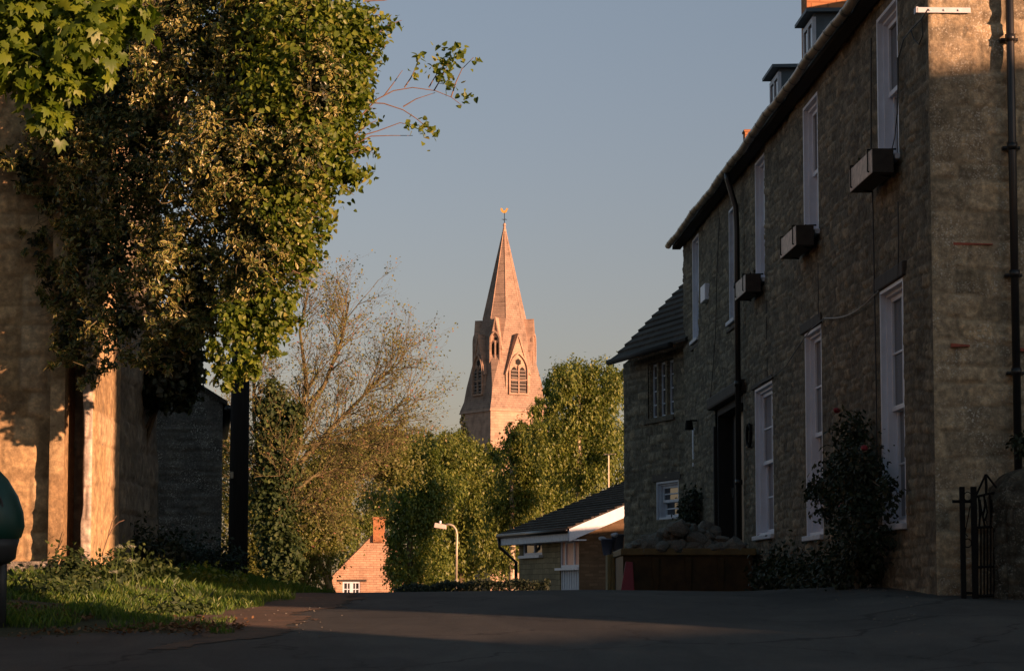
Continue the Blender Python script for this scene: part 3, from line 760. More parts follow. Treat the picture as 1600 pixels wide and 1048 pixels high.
# local X runs away from camera along its front
px_, py_ = (1066 - 800) / 4119.6 * 41.2, 41.2
cux, cuy = -math.sin(CA), math.cos(CA)
CF = Frame(px_, py_, 0, R(90) + CA)
cot = thing('stone_cottage', 'lower stone cottage with three-light window joined to the far end of the long house', 'cottage', CF.loc, R(90) + CA)
cL = CF.face(975, 700)[0]; zc = CF.face(1000, 562, .0)[1]
print('cottage L', cL, 'eave', zc)
def cop(xf, xn, yt, yb):
    s1_, zt = CF.face(xf, yt); s0_ = CF.face(xn, yt)[0]; return (s0_, s1_, CF.face(xf, yb)[1], zt)
cw1 = cop(1013, 1053, 570, 655); cw2 = cop(1026, 1061, 753, 812)
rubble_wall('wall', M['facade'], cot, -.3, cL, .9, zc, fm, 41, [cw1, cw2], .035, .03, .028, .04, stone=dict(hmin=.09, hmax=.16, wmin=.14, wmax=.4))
b = MB(); b.add([(cL, 0, .9), (cL, -5, .9), (cL, -5, zc), (cL, -2.5, zc + 2.2), (cL, 0, zc)], [(0, 1, 2, 3, 4)]); b.box((-.3, -2.2, .9), (cL - .05, -2.1, zc))
b.build('side_wall', M['gable'], cot)
s0_, s1_, z0_, z1_ = cw1; f = MB(); n = 3; w = (s1_ - s0_)
for i in range(4):
    x = s0_ + w * i / 3; e = .045
    f.box((max(s0_, x - e), -.16, z0_), (min(s1_, x + e), -.01, z1_))
mull = f.build('mullion', M['gable'], cot, bevel=.01)
for i in range(3):
    a = s0_ + w * i / 3 + .045; c = s0_ + w * (i + 1) / 3 - .045; q = MB(); y = -.07
    q.box((a, y - .04, z0_), (a + .03, y, z1_)); q.box((c - .03, y - .04, z0_), (c, y, z1_)); q.box((a + .03, y - .04, z1_ - .04), (c - .03, y, z1_)); q.box((a + .03, y - .04, z0_), (c - .03, y, z0_ + .04))
    for k in range(1, 4): q.box((a + .03, y - .035, z0_ + (z1_ - z0_) * k / 4 - .01), (c - .03, y - .008, z0_ + (z1_ - z0_) * k / 4 + .01))
    wd = q.build('window', M['white_old'], cot); MB().box((a + .02, y - .028, z0_ + .02), (c - .02, y - .022, z1_ - .02)).build('pane', M['glass'], wd)
MB().box((s0_ - .1, -.05, z0_ - .09), (s1_ + .1, .06, z0_ - .002)).build('sill', M['facade'], cot, bevel=.01)
MB().box((s0_ - .08, -.05, z1_ + .002), (s1_ + .08, .03, z1_ + .09)).build('lintel', M['facade'], cot, bevel=.01)
sash(cot, cw2, M['white_old'], bars=(0, 1), sill=False)
MB().box((cw2[0] - .15, -.1, cw2[3] + .002), (cw2[1] + .15, .03, cw2[3] + .13)).build('lintel', M['oak'], cot, bevel=.01)
# stepped tile roof
def tile_roof(name, mat, parent, x0_, x1_, yo, zo, run, pitch, step=.16, th=.035, lip=.02, uvs=1):
    b = MB(); tp = math.tan(pitch); n = int(run / step)
    for i in range(n):
        ya_, yb_ = yo - i * step, yo - (i + 1) * step - .05
        za_, zb_ = zo + i * step * tp, zo + i * step * tp + (step + .05) * tp
        b.hexa([(x0_, ya_, za_ - .01), (x1_, ya_, za_ - .01), (x1_, yb_, zb_ - .05), (x0_, yb_, zb_ - .05)],
               [(x0_, ya_ + .01, za_ + th), (x1_, ya_ + .01, za_ + th), (x1_, yb_, zb_ - .02), (x0_, yb_, zb_ - .02)])
    return b.build(name, mat, parent, uvfn=lambda co: (co.x, co.y / math.cos(pitch)))
xe = CF.face(955, 566, .34)[0]
tr = tile_roof('roof', M['dark_tile'], cot, -1.2, xe, .34, zc + .02, 2.9, R(46), .12, .03)
b = MB(); b.tube([(-.6, .38, zc + .0), (xe + .02, .38, zc - .01)], .05, 8); b.build('gutter', M['soffit'], cot, smooth=True)
b = MB(); b.add([(-.9, -2.6, zc + 2.85), (xe, -2.6, zc + 2.85), (xe, -5.3, zc), (-.9, -5.3, zc)], [(0, 1, 2, 3)]); b.build('roof', M['dark_tile'], cot, uvfn=lambda co: (co.x, co.y))

# ------------------------------------------------------------------ skip with rubble, things beside it
SY = 32.0
sx0, sx1 = (974 - 800) / 4119.6 * SY, (1178 - 800) / 4119.6 * SY
ztop = at(1080, 858, SY).z; zg = float(gz(2.0, SY + 1))
skip = thing('skip', 'dark brown metal skip heaped with stones against the house', 'skip', ((sx0 + sx1) / 2, SY, zg))
hw = (sx1 - sx0) / 2; hh = ztop - zg; L = 2.9
b = MB(); t = .03
for sg in (-1, 1):
    b.hexa([(sg * hw, .0 + .12, .02), (sg * (hw - t), .12, .02), (sg * (hw - t), L - .5, .02), (sg * hw, L - .5, .02)], [(sg * hw, 0, hh), (sg * (hw - t), 0, hh), (sg * (hw - t), L, hh), (sg * hw, L, hh)])
b.hexa([(-hw, .12, .02), (hw, .12, .02), (hw, .15, .02), (-hw, .15, .02)], [(-hw, 0, hh), (hw, 0, hh), (hw, .03, hh), (-hw, .03, hh)])
b.hexa([(-hw, L - .5, .02), (hw, L - .5, .02), (hw, L - .47, .02), (-hw, L - .47, .02)], [(-hw, L - .03, hh), (hw, L - .03, hh), (hw, L, hh), (-hw, L, hh)])
b.box((-hw + .01, .14, .0), (hw - .01, L - .5, .03))
for x in (-hw * .5, 0, hw * .5): b.hexa([(x - .04, .09, .02), (x + .04, .09, .02), (x + .04, .119, .02), (x - .04, .119, .02)], [(x - .04, -.035, hh - .1), (x + .04, -.035, hh - .1), (x + .04, -.002, hh - .1), (x - .04, -.002, hh - .1)])
b.build('body', M['skip_paint'], skip, bevel=.006)
b = MB(); r_ = .045
b.box((-hw - .03, -.05, hh - .07), (hw + .03, .03, hh + .015)); b.box((-hw - .03, L - .03, hh - .07), (hw + .03, L + .05, hh + .015)); b.box((-hw - .03, .032, hh - .07), (-hw + .03, L - .032, hh + .013)); b.box((hw - .03, .032, hh - .07), (hw + .03, L - .032, hh + .013))
b.build('rim', M['skip_rim'], skip, bevel=.01)
for sg in (1,):
    for yy in (.6, 2.2): MB().tube([(sg * (hw - .01), yy, hh - .25), (sg * (hw + .09), yy, hh - .25)], .03, 8).build('lifting_lug', M['skip_paint'], skip)
MB().box((-hw + .05, .1, .1), (hw - .05, L - .1, hh - .05)).build('rubble_fill', M['rock'], skip)
# stones
def rock_mesh(rng, w, d, h):
    import bmesh
    bm = bmesh.new(); bmesh.ops.create_icosphere(bm, subdivisions=2, radius=1)
    q = rng.normal(size=3); pl = [Vector(rng.normal(size=3)).normalized() for _ in range(7)]
    for v in bm.verts:
        c = v.co.copy()
        for p in pl:
            e = c.dot(p) - .72
            if e > 0: c -= p * e
        c += Vector(rng.normal(size=3)) * .03
        v.co = Vector((c.x * w, c.y * d, c.z * h))
    me = bpy.data.meshes.new('stone'); bm.to_mesh(me); bm.free(); me.materials.append(M['rock']); return me
rng = np.random.default_rng(5)
pro = [rock_mesh(rng, 1, .8, .55 + .1 * i) for i in range(6)]
for i in range(95):
    row = i % 3; u = rng.uniform(-1, 1)
    heap = (1 - abs(u) ** 3) * (.19 + .16 * rng.random() * (1 - max(0, u) * .6))
    rr = rng.uniform(.055, .15)
    y = rng.uniform(.05, .6); zz = hh - .03 + rng.uniform(0, 1) * heap
    if i < 26: y = rng.uniform(.03, .14); zz = hh + rng.uniform(.0, .05); u = -1 + 2 * (i + .5) / 26
    o = bpy.data.objects.new('stone', pro[i % 6]); C.objects.link(o)
    o.location = ((sx0 + sx1) / 2 + u * (hw - .1), SY + y, zg + zz); o.scale = (rr * 1.25, rr, rr * .9)
    o.rotation_euler = (rng.uniform(-.4, .4), rng.uniform(-.4, .4), rng.uniform(0, 6.3))
    tag(o, 'rough broken building stone heaped in the brown skip', 'stone', 'stones heaped in the skip')
# ochre timber platform left of the skip with two plastic tubs, and a red board
PY = 34.5
pl0, pl1 = (949 - 800) / 4119.6 * PY, (973 - 800) / 4119.6 * PY; zt = at(960, 866, PY).z; zg2 = float(gz(1.3, PY))
b = MB(); n = 4
for i in range(n):
    a = pl0 + (pl1 - pl0) * i / n; c = pl0 + (pl1 - pl0) * (i + 1) / n
    b.box((a + .003, PY - .02 * (i % 2), zg2), (c - .003, PY + .7, zt + .006 * (i % 2)))
tag(b.build('timber_box', M['ochre'], None, bevel=.005), 'ochre plank box standing left of the skip', 'box')
def tub(name, label, mat, px, pyt, pyb, Y, wt, wb, lidm=None, lid=True):
    p = at(px, pyb, Y); pt = at(px, pyt, Y); h = pt.z - p.z
    o = thing(name, label, 'tub', (p.x, Y, p.z)); n = 20; b = MB()
    s = Y / 4120; rt, rb = wt * s / 2, wb * s / 2
    prof = [(rb * .96, 0), (rb, .01), (rt * .97, h * .9), (rt * 1.07, h * .905), (rt * 1.08, h * .98), (rt, h), (rt * .9, h * .97), (rb * .85, .03)]
    vs = [(r * math.cos(2 * math.pi * k / n), r * math.sin(2 * math.pi * k / n), z) for r, z in prof for k in range(n)]
    fs = [(i * n + k, i * n + (k + 1) % n, (i + 1) * n + (k + 1) % n, (i + 1) * n + k) for i in range(len(prof) - 1) for k in range(n)] + [tuple(range(n))[::-1], tuple((len(prof) - 1) * n + k for k in range(n))]
    b.add(vs, fs).build('body', mat, o, smooth=True)
    return o, h, rt
o, h, rt = tub('plastic_tub', 'blue-grey tapered plastic tub with a crumpled white bag on the timber box', M['blue_bin'], 949, 841, 867, PY + .25, 21, 13)
def bag(parent, x, z, r, sx=1):
    me = rock_mesh(np.random.default_rng(int(abs(x) * 1000) + 3), r * sx, r, r * .75); me.materials.clear(); me.materials.append(M['white_old'])
    q = bpy.data.objects.new('bag', me); C.objects.link(q); q.parent = parent; q.location = (x, -.02, z)
bag(o, -.06, h, .045, 1.3); bag(o, .10, h + .045, .055)
o, h, rt = tub('plastic_tub', 'dark grey tapered plastic tub right of the blue-grey tub', M['grey_bin'], 965, 834, 866, PY + .3, 20, 15)
rp = at(981, 922, 31.6)
b = MB(); w0 = .17; hgt = at(981, 876, 31.6).z - 1.5
b.hexa([(rp.x - w0 * .62, 31.62, 1.5), (rp.x + w0 * .5, 31.6, 1.5), (rp.x + w0 * .5, 31.64, 1.5), (rp.x - w0 * .62, 31.66, 1.5)], [(rp.x - .01, 31.9, 1.5 + hgt), (rp.x + .075, 31.88, 1.5 + hgt - .01), (rp.x + .075, 31.92, 1.5 + hgt - .01), (rp.x - .01, 31.94, 1.5 + hgt)])
tag(b.build('warning_board', M['red'], None, bevel=.005), 'tapered red plastic board leaning on the left corner of the skip', 'board')

# ------------------------------------------------------------------ iron gate and stone pier at the right
GY = 20.75
gt = thing('iron_gate', 'black wrought iron gate with bars and pointed crest beside the stone pier', 'gate', (at(1525, 930, GY).x, GY, float(gz(3.7, GY)) - .01))
ox, oy, oz = gt.location
def G(px, py, dy=0): p = at(px, py, GY); return (p.x - ox, dy, p.z - oz)
def gbar(pts, r, nm, n=6): return MB().tube([G(*p) for p in pts], r, n).build(nm, M['iron'], gt)
for a, t_ in ((1503, .020), (1521, .022)):
    p = G(a, 760); q = G(a, 940)
    MB().box((p[0] - t_, -t_, 0), (p[0] + t_, t_, p[2])).build('post', M['iron'], gt, bevel=.003)
gbar([(1488, 783), (1521, 783)], .014, 'rail'); gbar([(1503, 926), (1521, 926)], .012, 'rail')
gbar([(1521, 777), (1540, 772), (1562, 768)], .011, 'rail'); gbar([(1521, 824), (1562, 822)], .012, 'rail'); gbar([(1521, 886), (1562, 884)], .011, 'rail'); gbar([(1521, 931), (1557, 930)], .014, 'rail')
for i in range(7): gbar([(1527.5 + i * 5.1, 823), (1527.5 + i * 5.1, 930)], .0065, 'bar', 5)
for i in range(4):
    x = 1529 + i * 8.6
    gbar([(x, 776 - i * 1.6), (x + 1.5, 790), (x + 2 * (-1) ** i, 806), (x + 1, 823)], .009, 'bar', 5)
    gbar([(x + 1, 823 - 10), (x + 5, 800), (x + 2, 780)], .007, 'bar', 5)
gbar([(1525, 774), (1540, 741), (1541, 741), (1562, 768)], .009, 'crest'); gbar([(1540, 741), (1541, 758), (1541, 773)], .012, 'crest')
for z_ in (775, 848):
    p = G(1512, z_); MB().tube([(p[0] + .03 * math.cos(a), 0, p[2] + .035 * math.sin(a)) for a in np.linspace(0, 2 * math.pi, 12)], .004, 4).build('scroll', M['iron'], gt)
gbar([(1516, 790), (1508, 832), (1512, 838)], .004, 'scroll', 4)
pX0, pX1 = at(1561, 900, 20.6).x, at(1561, 900, 20.6).x + .75
pier = thing('stone_pier', 'rough round-topped stone gate pier at the right edge', 'gate pier', (pX0 + .37, 20.85, 0))
zt = at(1590, 726, 20.6).z
def pm(u, z, h):
    a = u; rx, ry = .375, .28
    # rounded head
    k = np.sqrt(np.clip(1 - np.clip((z - (zt - .28)) / .28, 0, 1) ** 2, 0.0, 1)); 
    return np.stack([(rx * k + h) * np.sign(np.cos(a)) * np.abs(np.cos(a)) ** .45, (ry * k + h) * np.sign(np.sin(a)) * np.abs(np.sin(a)) ** .45, z], 1)
rubble_wall('pier_wall', m_stone('mossy_pier_stone', (.045, .042, .032), (.07, .066, .052), (.10, .095, .075), (.045, .042, .035), speck=.25), pier, 0, 2 * math.pi, 1.3, zt, pm, 77, (), .06, .02, .02, .03, edge=False)

# ------------------------------------------------------------------ buildings on the left
LY = 24.0
lb = thing('old_stone_building', 'old ochre rendered building at the left edge with whitewashed corner pier', 'building', (0, 0, 0))
X = lambda px, Y: (px - 800) / 4119.6 * Y
sm = dict(hmin=.22, hmax=.5, wmin=.4, wmax=1.1)
rubble_wall('wall', M['old_render'], lb, -10, X(80, LY), 1.3, 6.8, lambda u, z, h: np.stack([u, LY - h, z], 1), 51, (), .025, .025, .018, .08, stone=dict(hmin=.14, hmax=.34, wmin=.2, wmax=.6), jw=.03)
rubble_wall('plinth', M['barn'], lb, -10, X(78, 23.85), 1.2, 1.88, lambda u, z, h: np.stack([u, 23.86 - h, z], 1), 52, (), .03, .03, .04, .10, stone=dict(hmin=.12, hmax=.25, wmin=.25, wmax=.6))
b = MB(); b.box((-10, 23.87, 1.2), (X(78, 23.85), 24.0, 1.87)); b.build('plinth_core', M['barn'], lb)
xa, xb = X(80, LY), X(101, LY)
rubble_wall('buttress', M['old_render'], lb, xa - .01, xb, 1.3, 6.6, lambda u, z, h: np.stack([u, 23.84 - h * .6, z], 1), 53, (), .02, .03, .012, .03, stone=sm)
b = MB(); b.box((xa + .005, 23.85, 1.3), (xb - .002, 24.5, 6.6)); b.build('buttress_core', M['old_render'], lb)
xc, xd = X(128, LY), X(142, LY)
rubble_wall('shade_recess', M['shade_render'], lb, xb - .1, xc + .1, 1.3, 6.6, lambda u, z, h: np.stack([u, 24.45 - h, z], 1), 54, (), .02, .03, .03, .05, stone=sm)  # set back and toned grey to stand for a cast shadow
rubble_wall('pier', M['whitewash'], lb, xc, xd, 1.3, 6.6, lambda u, z, h: np.stack([u + .025 * (vnoise(z * 5, u * 0 + 3, 3) - .5) * (u < xc + .01), 23.95 - h, z], 1), 55, (), .012, .02, .025, .03, stone=dict(hmin=.1, hmax=.5, wmin=.05, wmax=.15))
b = MB(); b.box((xc + .02, 23.965, 1.3), (xd - .004, 24.9, 6.6)); b.build('pier_core', M['whitewash'], lb)
def side_x(y): return xd + 0 * y
rubble_wall('side_wall', M['old_render'], lb, 23.95, 25.6, 1.3, 6.5, lambda u, z, h: np.stack([xd + h, u, z], 1), 56, (), .04, .03, .012, .05, stone=sm)
rubble_wall('side_wall', M['shade_render'], lb, 25.6, 28.3, 1.3, 6.5, lambda u, z, h: np.stack([xd + h - .01, u, z], 1), 57, (), .04, .03, .02, .08, stone=dict(hmin=.2, hmax=.6, wmin=.3, wmax=.9))  # same side wall, coloured darker where it lies in shade
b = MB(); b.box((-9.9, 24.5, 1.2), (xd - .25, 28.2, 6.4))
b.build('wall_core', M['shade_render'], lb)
b = MB(); b.hexa([(-10.2, 23.6, 6.8), (xd + .3, 23.6, 6.6), (xd + .3, 28.6, 6.6), (-10.2, 28.6, 6.8)], [(-10.2, 26, 9.0), (xd + .3, 26, 9.0), (xd + .3, 26.2, 9.0), (-10.2, 26.2, 9.0)])
b.build('roof', M['slate'], lb, uvfn=lambda co: (co.x, co.z * 1.3))

BY = 34.0
barn = thing('stone_barn', 'grey rubble barn gable in shade between the ochre building and the pole', 'barn')
bx0, bx1 = X(236, BY), X(345, BY); zr = at(345, 627, BY).z
rl = lambda u: zr + (bx1 - u) * .62
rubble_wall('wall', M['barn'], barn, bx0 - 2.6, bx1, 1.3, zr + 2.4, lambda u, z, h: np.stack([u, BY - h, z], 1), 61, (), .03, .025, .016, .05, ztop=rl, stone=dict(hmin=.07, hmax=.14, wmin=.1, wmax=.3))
bxb = X(338, BY + 6); b = MB(); b.hexa([(bx0 - 5, BY + .05, 1.2), (bx1 - .004, BY + .05, 1.2), (bxb, BY + 6, 1.2), (bx0 - 5, BY + 6, 1.2)], [(bx0 - 5, BY + .05, zr), (bx1 - .004, BY + .05, zr), (bxb, BY + 6, zr), (bx0 - 5, BY + 6, zr)]); b.build('side_wall', M['barn'], barn)
b = MB()
b.hexa([(bx1 + .07, BY - .06, zr - .06), (bxb + .1, BY + 6, zr - .06), (bx0 - 2.0, BY + 6, rl(bx0 - 2.0)), (bx0 - 2.0, BY - .06, rl(bx0 - 2.0))],
       [(bx1 + .07, BY - .06, zr + .0), (bxb + .1, BY + 6, zr + .0), (bx0 - 2.0, BY + 6, rl(bx0 - 2.0) + .06), (bx0 - 2.0, BY - .06, rl(bx0 - 2.0) + .06)])
b.build('roof', M['dark_tile'], barn, uvfn=lambda co: (co.y, co.x))
MB().tube([(bx1 + .08, BY - .06, zr - .10), (bxb + .1, BY + 6, zr - .10)], .055, 8).build('gutter', M['black_pipe'], barn, smooth=True)
MB().box((bx0 - .01, BY - .08, 1.5), (bx0 + .03, BY - .0, zr + .1)).build('corner_bead', M['shade_render'], barn)

PYy = 32.5
pp = at(371, 893, PYy)
pole = thing('utility_pole', 'dark creosoted wooden pole with twining leaves in front of the bare tree', 'pole', (pp.x, PYy, 0))
b = MB(); b.tube([(0, 0, 1.2), (.012, 0, 4.0), (.03, 0, 6.9)], [.125, .115, .105], 20); b.build('shaft', M['creosote'], pole, smooth=True)
MB().box((-.09, -.135, 3.0), (-.05, -.11, 3.08)).build('tag', M['galv'], pole)

# litter bin on a post, cut by the left edge
BN = 18.6
bz = float(gz(X(4, BN), BN)); bp = at(-40, 930, BN)
lbin = thing('litter_bin', 'dark green hooded plastic litter bin on a post at the left edge', 'litter bin', (bp.x, BN, bz))
def Bx(px, py): p = at(px, py, BN); return (p.x - bp.x, p.z - bz)
rim = [(-40, 714), (-30, 715), (-12, 723), (12, 748), (28, 775), (36, 800), (38, 822), (33, 838), (20, 850), (-40, 864)]
prof = [Bx(*p) for p in rim]; n = 28; b = MB()
vs = []
for (r, z) in prof[::-1]:
    for k in range(n): vs.append((max(r, .005) * math.cos(2 * math.pi * k / n), max(r, .005) * math.sin(2 * math.pi * k / n) * .9, z))
fs = [(i * n + k, i * n + (k + 1) % n, (i + 1) * n + (k + 1) % n, (i + 1) * n + k) for i in range(len(prof) - 1) for k in range(n)]
b.add(vs, fs + [tuple(range(n))[::-1], tuple((len(prof) - 1) * n + k for k in range(n))]).build('hood', M['bin_green'], lbin, smooth=True)
pr2 = [Bx(30, 842), Bx(26, 856), Bx(24, 872), Bx(12, 880), Bx(-10, 884)]; vs = []
for (r, z) in pr2[::-1]:
    for k in range(n): vs.append((r * math.cos(2 * math.pi * k / n), r * math.sin(2 * math.pi * k / n) * .88, z))
fs = [(i * n + k, i * n + (k + 1) % n, (i + 1) * n + (k + 1) % n, (i + 1) * n + k) for i in range(len(pr2) - 1) for k in range(n)]
MB().add(vs, fs + [tuple(range(n))[::-1], tuple((len(pr2) - 1) * n + k for k in range(n))]).build('body', M['bin_dark'], lbin, smooth=True)
c0 = Bx(-3, 795)
pts = [(c0[0] - .035 + .10 * math.cos(a), -math.sqrt(max(.0, .30 ** 2 - (c0[0] - .035 + .10 * math.cos(a)) ** 2)) * .9 - .012, c0[1] + .13 * math.sin(a)) for a in np.linspace(-1.9, 1.9, 16)]
MB().tube(pts, .012, 8).build('slot_rim', M['bin_dark'], lbin, smooth=True)
MB().tube([(Bx(2, 900)[0], 0, -.05), (Bx(2, 900)[0], 0, c0[1] - .2)], .04, 12).build('post', M['bin_dark'], lbin, smooth=True)

# ------------------------------------------------------------------ bungalow beyond the crest
BA = R(14); BG = 65.0
BF = Frame((905 - 800) / 4119.6 * BG, BG, 0, R(90) + BA)
bun = thing('bungalow', 'low bungalow with brown tiled roof and sunlit white bargeboard beyond the crest', 'bungalow', BF.loc, R(90) + BA)
bl = BF.face(811, 900)[0]; ze = BF.face(888, 834, .45)[1] + .20 + .45 * math.tan(R(25)) - .24
print('bungalow', bl, ze)
def bop(xf, xn, yt, yb):
    s1_, zt_ = BF.face(xf, yt); s0_ = BF.face(xn, yt)[0]; return (s0_, s1_, BF.face(xf, yb)[1], zt_)
w1 = bop(817, 847, 847, 868); w2 = bop(875, 904, 838, 887)
w2 = (0.02, w2[1], w2[2], ze - .06)
def wall_holes(name, mat, parent, u0, u1, z0_, z1_, hl, th=.1):
    U = lines(u0, u1, 99, [h[0] for h in hl] + [h[1] for h in hl]); Z = lines(z0_, z1_, 99, [h[2] for h in hl] + [h[3] for h in hl]); b = MB()
    for i in range(len(U) - 1):
        for j in range(len(Z) - 1):
            cu, cz = (U[i] + U[i + 1]) / 2, (Z[j] + Z[j + 1]) / 2
            if any(h[0] < cu < h[1] and h[2] < cz < h[3] for h in hl): continue
            b.add([(U[i], 0, Z[j]), (U[i + 1], 0, Z[j]), (U[i + 1], 0, Z[j + 1]), (U[i], 0, Z[j + 1])], [(0, 1, 2, 3)])
    for h in hl:
        a, c, lo, hi = h
        b.add([(a, 0, lo), (c, 0, lo), (c, -th, lo), (a, -th, lo)], [(0, 1, 2, 3)]); b.add([(a, 0, hi), (c, 0, hi), (c, -th, hi), (a, -th, hi)], [(0, 1, 2, 3)])
        b.add([(a, 0, lo), (a, 0, hi), (a, -th, hi), (a, -th, lo)], [(0, 1, 2, 3)]); b.add([(c, 0, lo), (c, 0, hi), (c, -th, hi), (c, -th, lo)], [(0, 1, 2, 3)])
    return b.build(name, mat, parent)
dpan = (0.02, w2[1], -1.5, w2[2] - .06)
wall_holes('wall', M['bungalow_stone'], bun, 0.0, bl, -1.5, ze + .1, [w1, w2, dpan])
tpB = math.tan(R(22.5)); DW = 9
MB().add([(0, 0, -1.5), (0, -DW, -1.5), (0, -DW, ze + (DW / 2) * tpB * .2), (0, -DW / 2, ze + DW / 2 * tpB), (0, 0, ze)], [(0, 1, 2, 3, 4)]).build('gable_wall', M['brown_brick'], bun)
MB().add([(bl, 0, -1.5), (bl, -DW, -1.5), (bl, -DW, ze), (bl, -DW / 2, ze + DW / 2 * tpB), (bl, 0, ze)], [(0, 1, 2, 3, 4)]).build('gable_wall', M['bungalow_stone'], bun)
def frame_win(parent, o, mul, mat, y=-.05, t=.07, tr=None, pane=None, nm='window'):
    a, c, lo, hi = o; f = MB()
    f.box((a, y - .05, lo), (a + t, y + .03, hi)); f.box((c - t, y - .05, lo), (c, y + .03, hi)); f.box((a + t, y - .05, hi - t), (c - t, y + .03, hi)); f.box((a + t, y - .05, lo), (c - t, y + .03, lo + t))
    for m_ in mul: x = a + (c - a) * m_; f.box((x - t / 2, y - .05, lo + t), (x + t / 2, y + .028, hi - t))
    for (fa, fb, fz) in (tr or []): zz = lo + (hi - lo) * fz; f.box((a + (c - a) * fa, y - .05, zz - t * .4), (a + (c - a) * fb, y + .026, zz + t * .4))
    w = f.build(nm, mat, parent); MB().box((a + .02, y - .02, lo + .02), (c - .02, y - .01, hi - .02)).build('pane', pane or M['glass'], w); return w
ww = frame_win(bun, w1, (.45,), M['white']); MB().box((w1[0] - .1, -.02, w1[2] - .07), (w1[1] + .1, .12, w1[2] - .002)).build('sill', M['white'], ww)
ww = frame_win(bun, w2, (.3, .75), M['white'], tr=[(.3, .75, .7)], pane=M['reflection_pane']); MB().box((w2[0], -.02, w2[2] - .06), (w2[1] + .1, .12, w2[2] - .002)).build('sill', M['white'], ww)
b = MB(); b.box((dpan[0], -.07, -1.5), (dpan[1], -.03, dpan[3]))
for i in range(8): x = dpan[0] + (dpan[1] - dpan[0]) * (i + .5) / 8; b.box((x - .02, -.03, -1.5), (x + .02, -.012, dpan[3]))
b.build('panel', M['white_old'], bun)
# roof: overhang .55 towards camera, .4 over the eave
oh, ov = .45, .75
def rz_(y): return ze + .06 + (-y) * tpB
b = MB()
y0_, y1_ = oh, -DW / 2
b.hexa([(-ov, y0_, rz_(y0_)), (bl + .18, y0_, rz_(y0_)), (bl + .18, y1_, rz_(y1_)), (-ov, y1_, rz_(y1_))], [(-ov, y0_, rz_(y0_) + .1), (bl + .18, y0_, rz_(y0_) + .1), (bl + .18, y1_, rz_(y1_) + .1), (-ov, y1_, rz_(y1_) + .1)])
yb_ = -DW - oh
b.hexa([(-ov, yb_, rz_(y0_)), (bl + .18, yb_, rz_(y0_)), (bl + .18, y1_ - .003, rz_(y1_)), (-ov, y1_ - .003, rz_(y1_))], [(-ov, yb_, rz_(y0_) + .1), (bl + .18, yb_, rz_(y0_) + .1), (bl + .18, y1_ - .003, rz_(y1_) + .1), (-ov, y1_ - .003, rz_(y1_) + .1)])
br = b.build('roof', M['dark_tile'], bun, uvfn=lambda co: (co.x, co.y * 1.1))
tile_roof('tile_course', M['dark_tile'], bun, -ov - .01, bl + .18, y0_ + .04, rz_(y0_) + .1, DW / 2 + .3, R(22.5), .2, .03)
b = MB(); e = .20
b.hexa([(-ov - .03, y0_ + .01, rz_(y0_) - e - .02), (-ov - .002, y0_ + .01, rz_(y0_) - e - .02), (-ov - .002, y1_, rz_(y1_) - e), (-ov - .03, y1_, rz_(y1_) - e)],
       [(-ov - .03, y0_ + .01, rz_(y0_) + .08), (-ov - .002, y0_ + .01, rz_(y0_) + .08), (-ov - .002, y1_, rz_(y1_) + .08), (-ov - .03, y1_, rz_(y1_) + .08)])
b.build('bargeboard', M['white'], bun)
b = MB(); b.box((-ov, y0_ + .0, rz_(y0_) - .2), (bl + .18, y0_ + .03, rz_(y0_) + .04)); b.box((-ov, .02, rz_(y0_) - .2), (bl + .18, y0_ - .005, rz_(y0_) - .17)); b.build('fascia', M['white_old'], bun)
b = MB(); b.tube([(-ov, y0_ + .08, rz_(y0_) + .04), (bl + .22, y0_ + .08, rz_(y0_) + .04)], .06, 8); 
b.tube([(bl + .15, y0_ + .08, rz_(y0_)), (bl + .15, y0_ + .05, rz_(y0_) - .25), (bl + .02, .08, rz_(y0_) - .65), (bl + .02, .08, -1.4)], .045, 8); b.build('gutter', M['black_pipe'], bun, smooth=True)
# aerial mast behind the bungalow roof
mp_ = at(951, 768, 75); mt = at(951, 709, 75)
am = thing('aerial_mast', 'thin pale aerial mast rising above the bungalow roof', 'aerial', (mp_.x, 75, 0))
MB().tube([(0, 0, -1), (0, 0, mt.z)], .022, 6).build('mast', M['galv'], am)
MB().tube([(-.14, 0, mt.z - .02), (.22, 0, mt.z + .0)], .014, 5).build('boom', M['galv'], am)
for x in (-.1, 0.06, .18): MB().tube([(x, -.2, mt.z), (x, .2, mt.z)], .01, 4).build('element', M['galv'], am)

# street lamp beyond the crest
LYY = 92.0
lp = at(713, 930, LYY); z0l = float(gz(lp.x, LYY)); sl = LYY / 4120
lamp = thing('street_lamp', 'pale curved-arm street lamp in front of the green trees', 'street lamp', (lp.x, LYY, z0l))
def Lp(px, py): p = at(px, py, LYY); return (p.x - lp.x, 0, p.z - z0l)
MB().tube([(0, 0, 0), (0, 0, Lp(713, 905)[2])], .07, 10).build('base', M['galv'], lamp, smooth=True)
MB().tube([(0, 0, Lp(713, 905)[2]), Lp(713.5, 860), Lp(714, 835), Lp(712.5, 827), Lp(708, 821), Lp(703, 819), Lp(697, 819)], .042, 10).build('pole', M['galv'], lamp, smooth=True)
a_ = Lp(678, 817); b_ = Lp(697, 824)
MB().hexa([(a_[0], -.13, a_[2] - .15), (b_[0] + .01, -.1, b_[2] - .06), (b_[0] + .01, .1, b_[2] - .06), (a_[0], .13, a_[2] - .15)],
          [(a_[0] + .03, -.09, a_[2] + .02), (b_[0] + .01, -.08, b_[2] + .10), (b_[0] + .01, .08, b_[2] + .10), (a_[0] + .03, .09, a_[2] + .02)]).build('lantern', M['lantern'], lamp, bevel=.02)
q = Lp(688, 815); MB().tube([(q[0], 0, q[2] - .05), (q[0], 0, q[2] + .04)], .04, 8).build('photocell', M['white'], lamp)

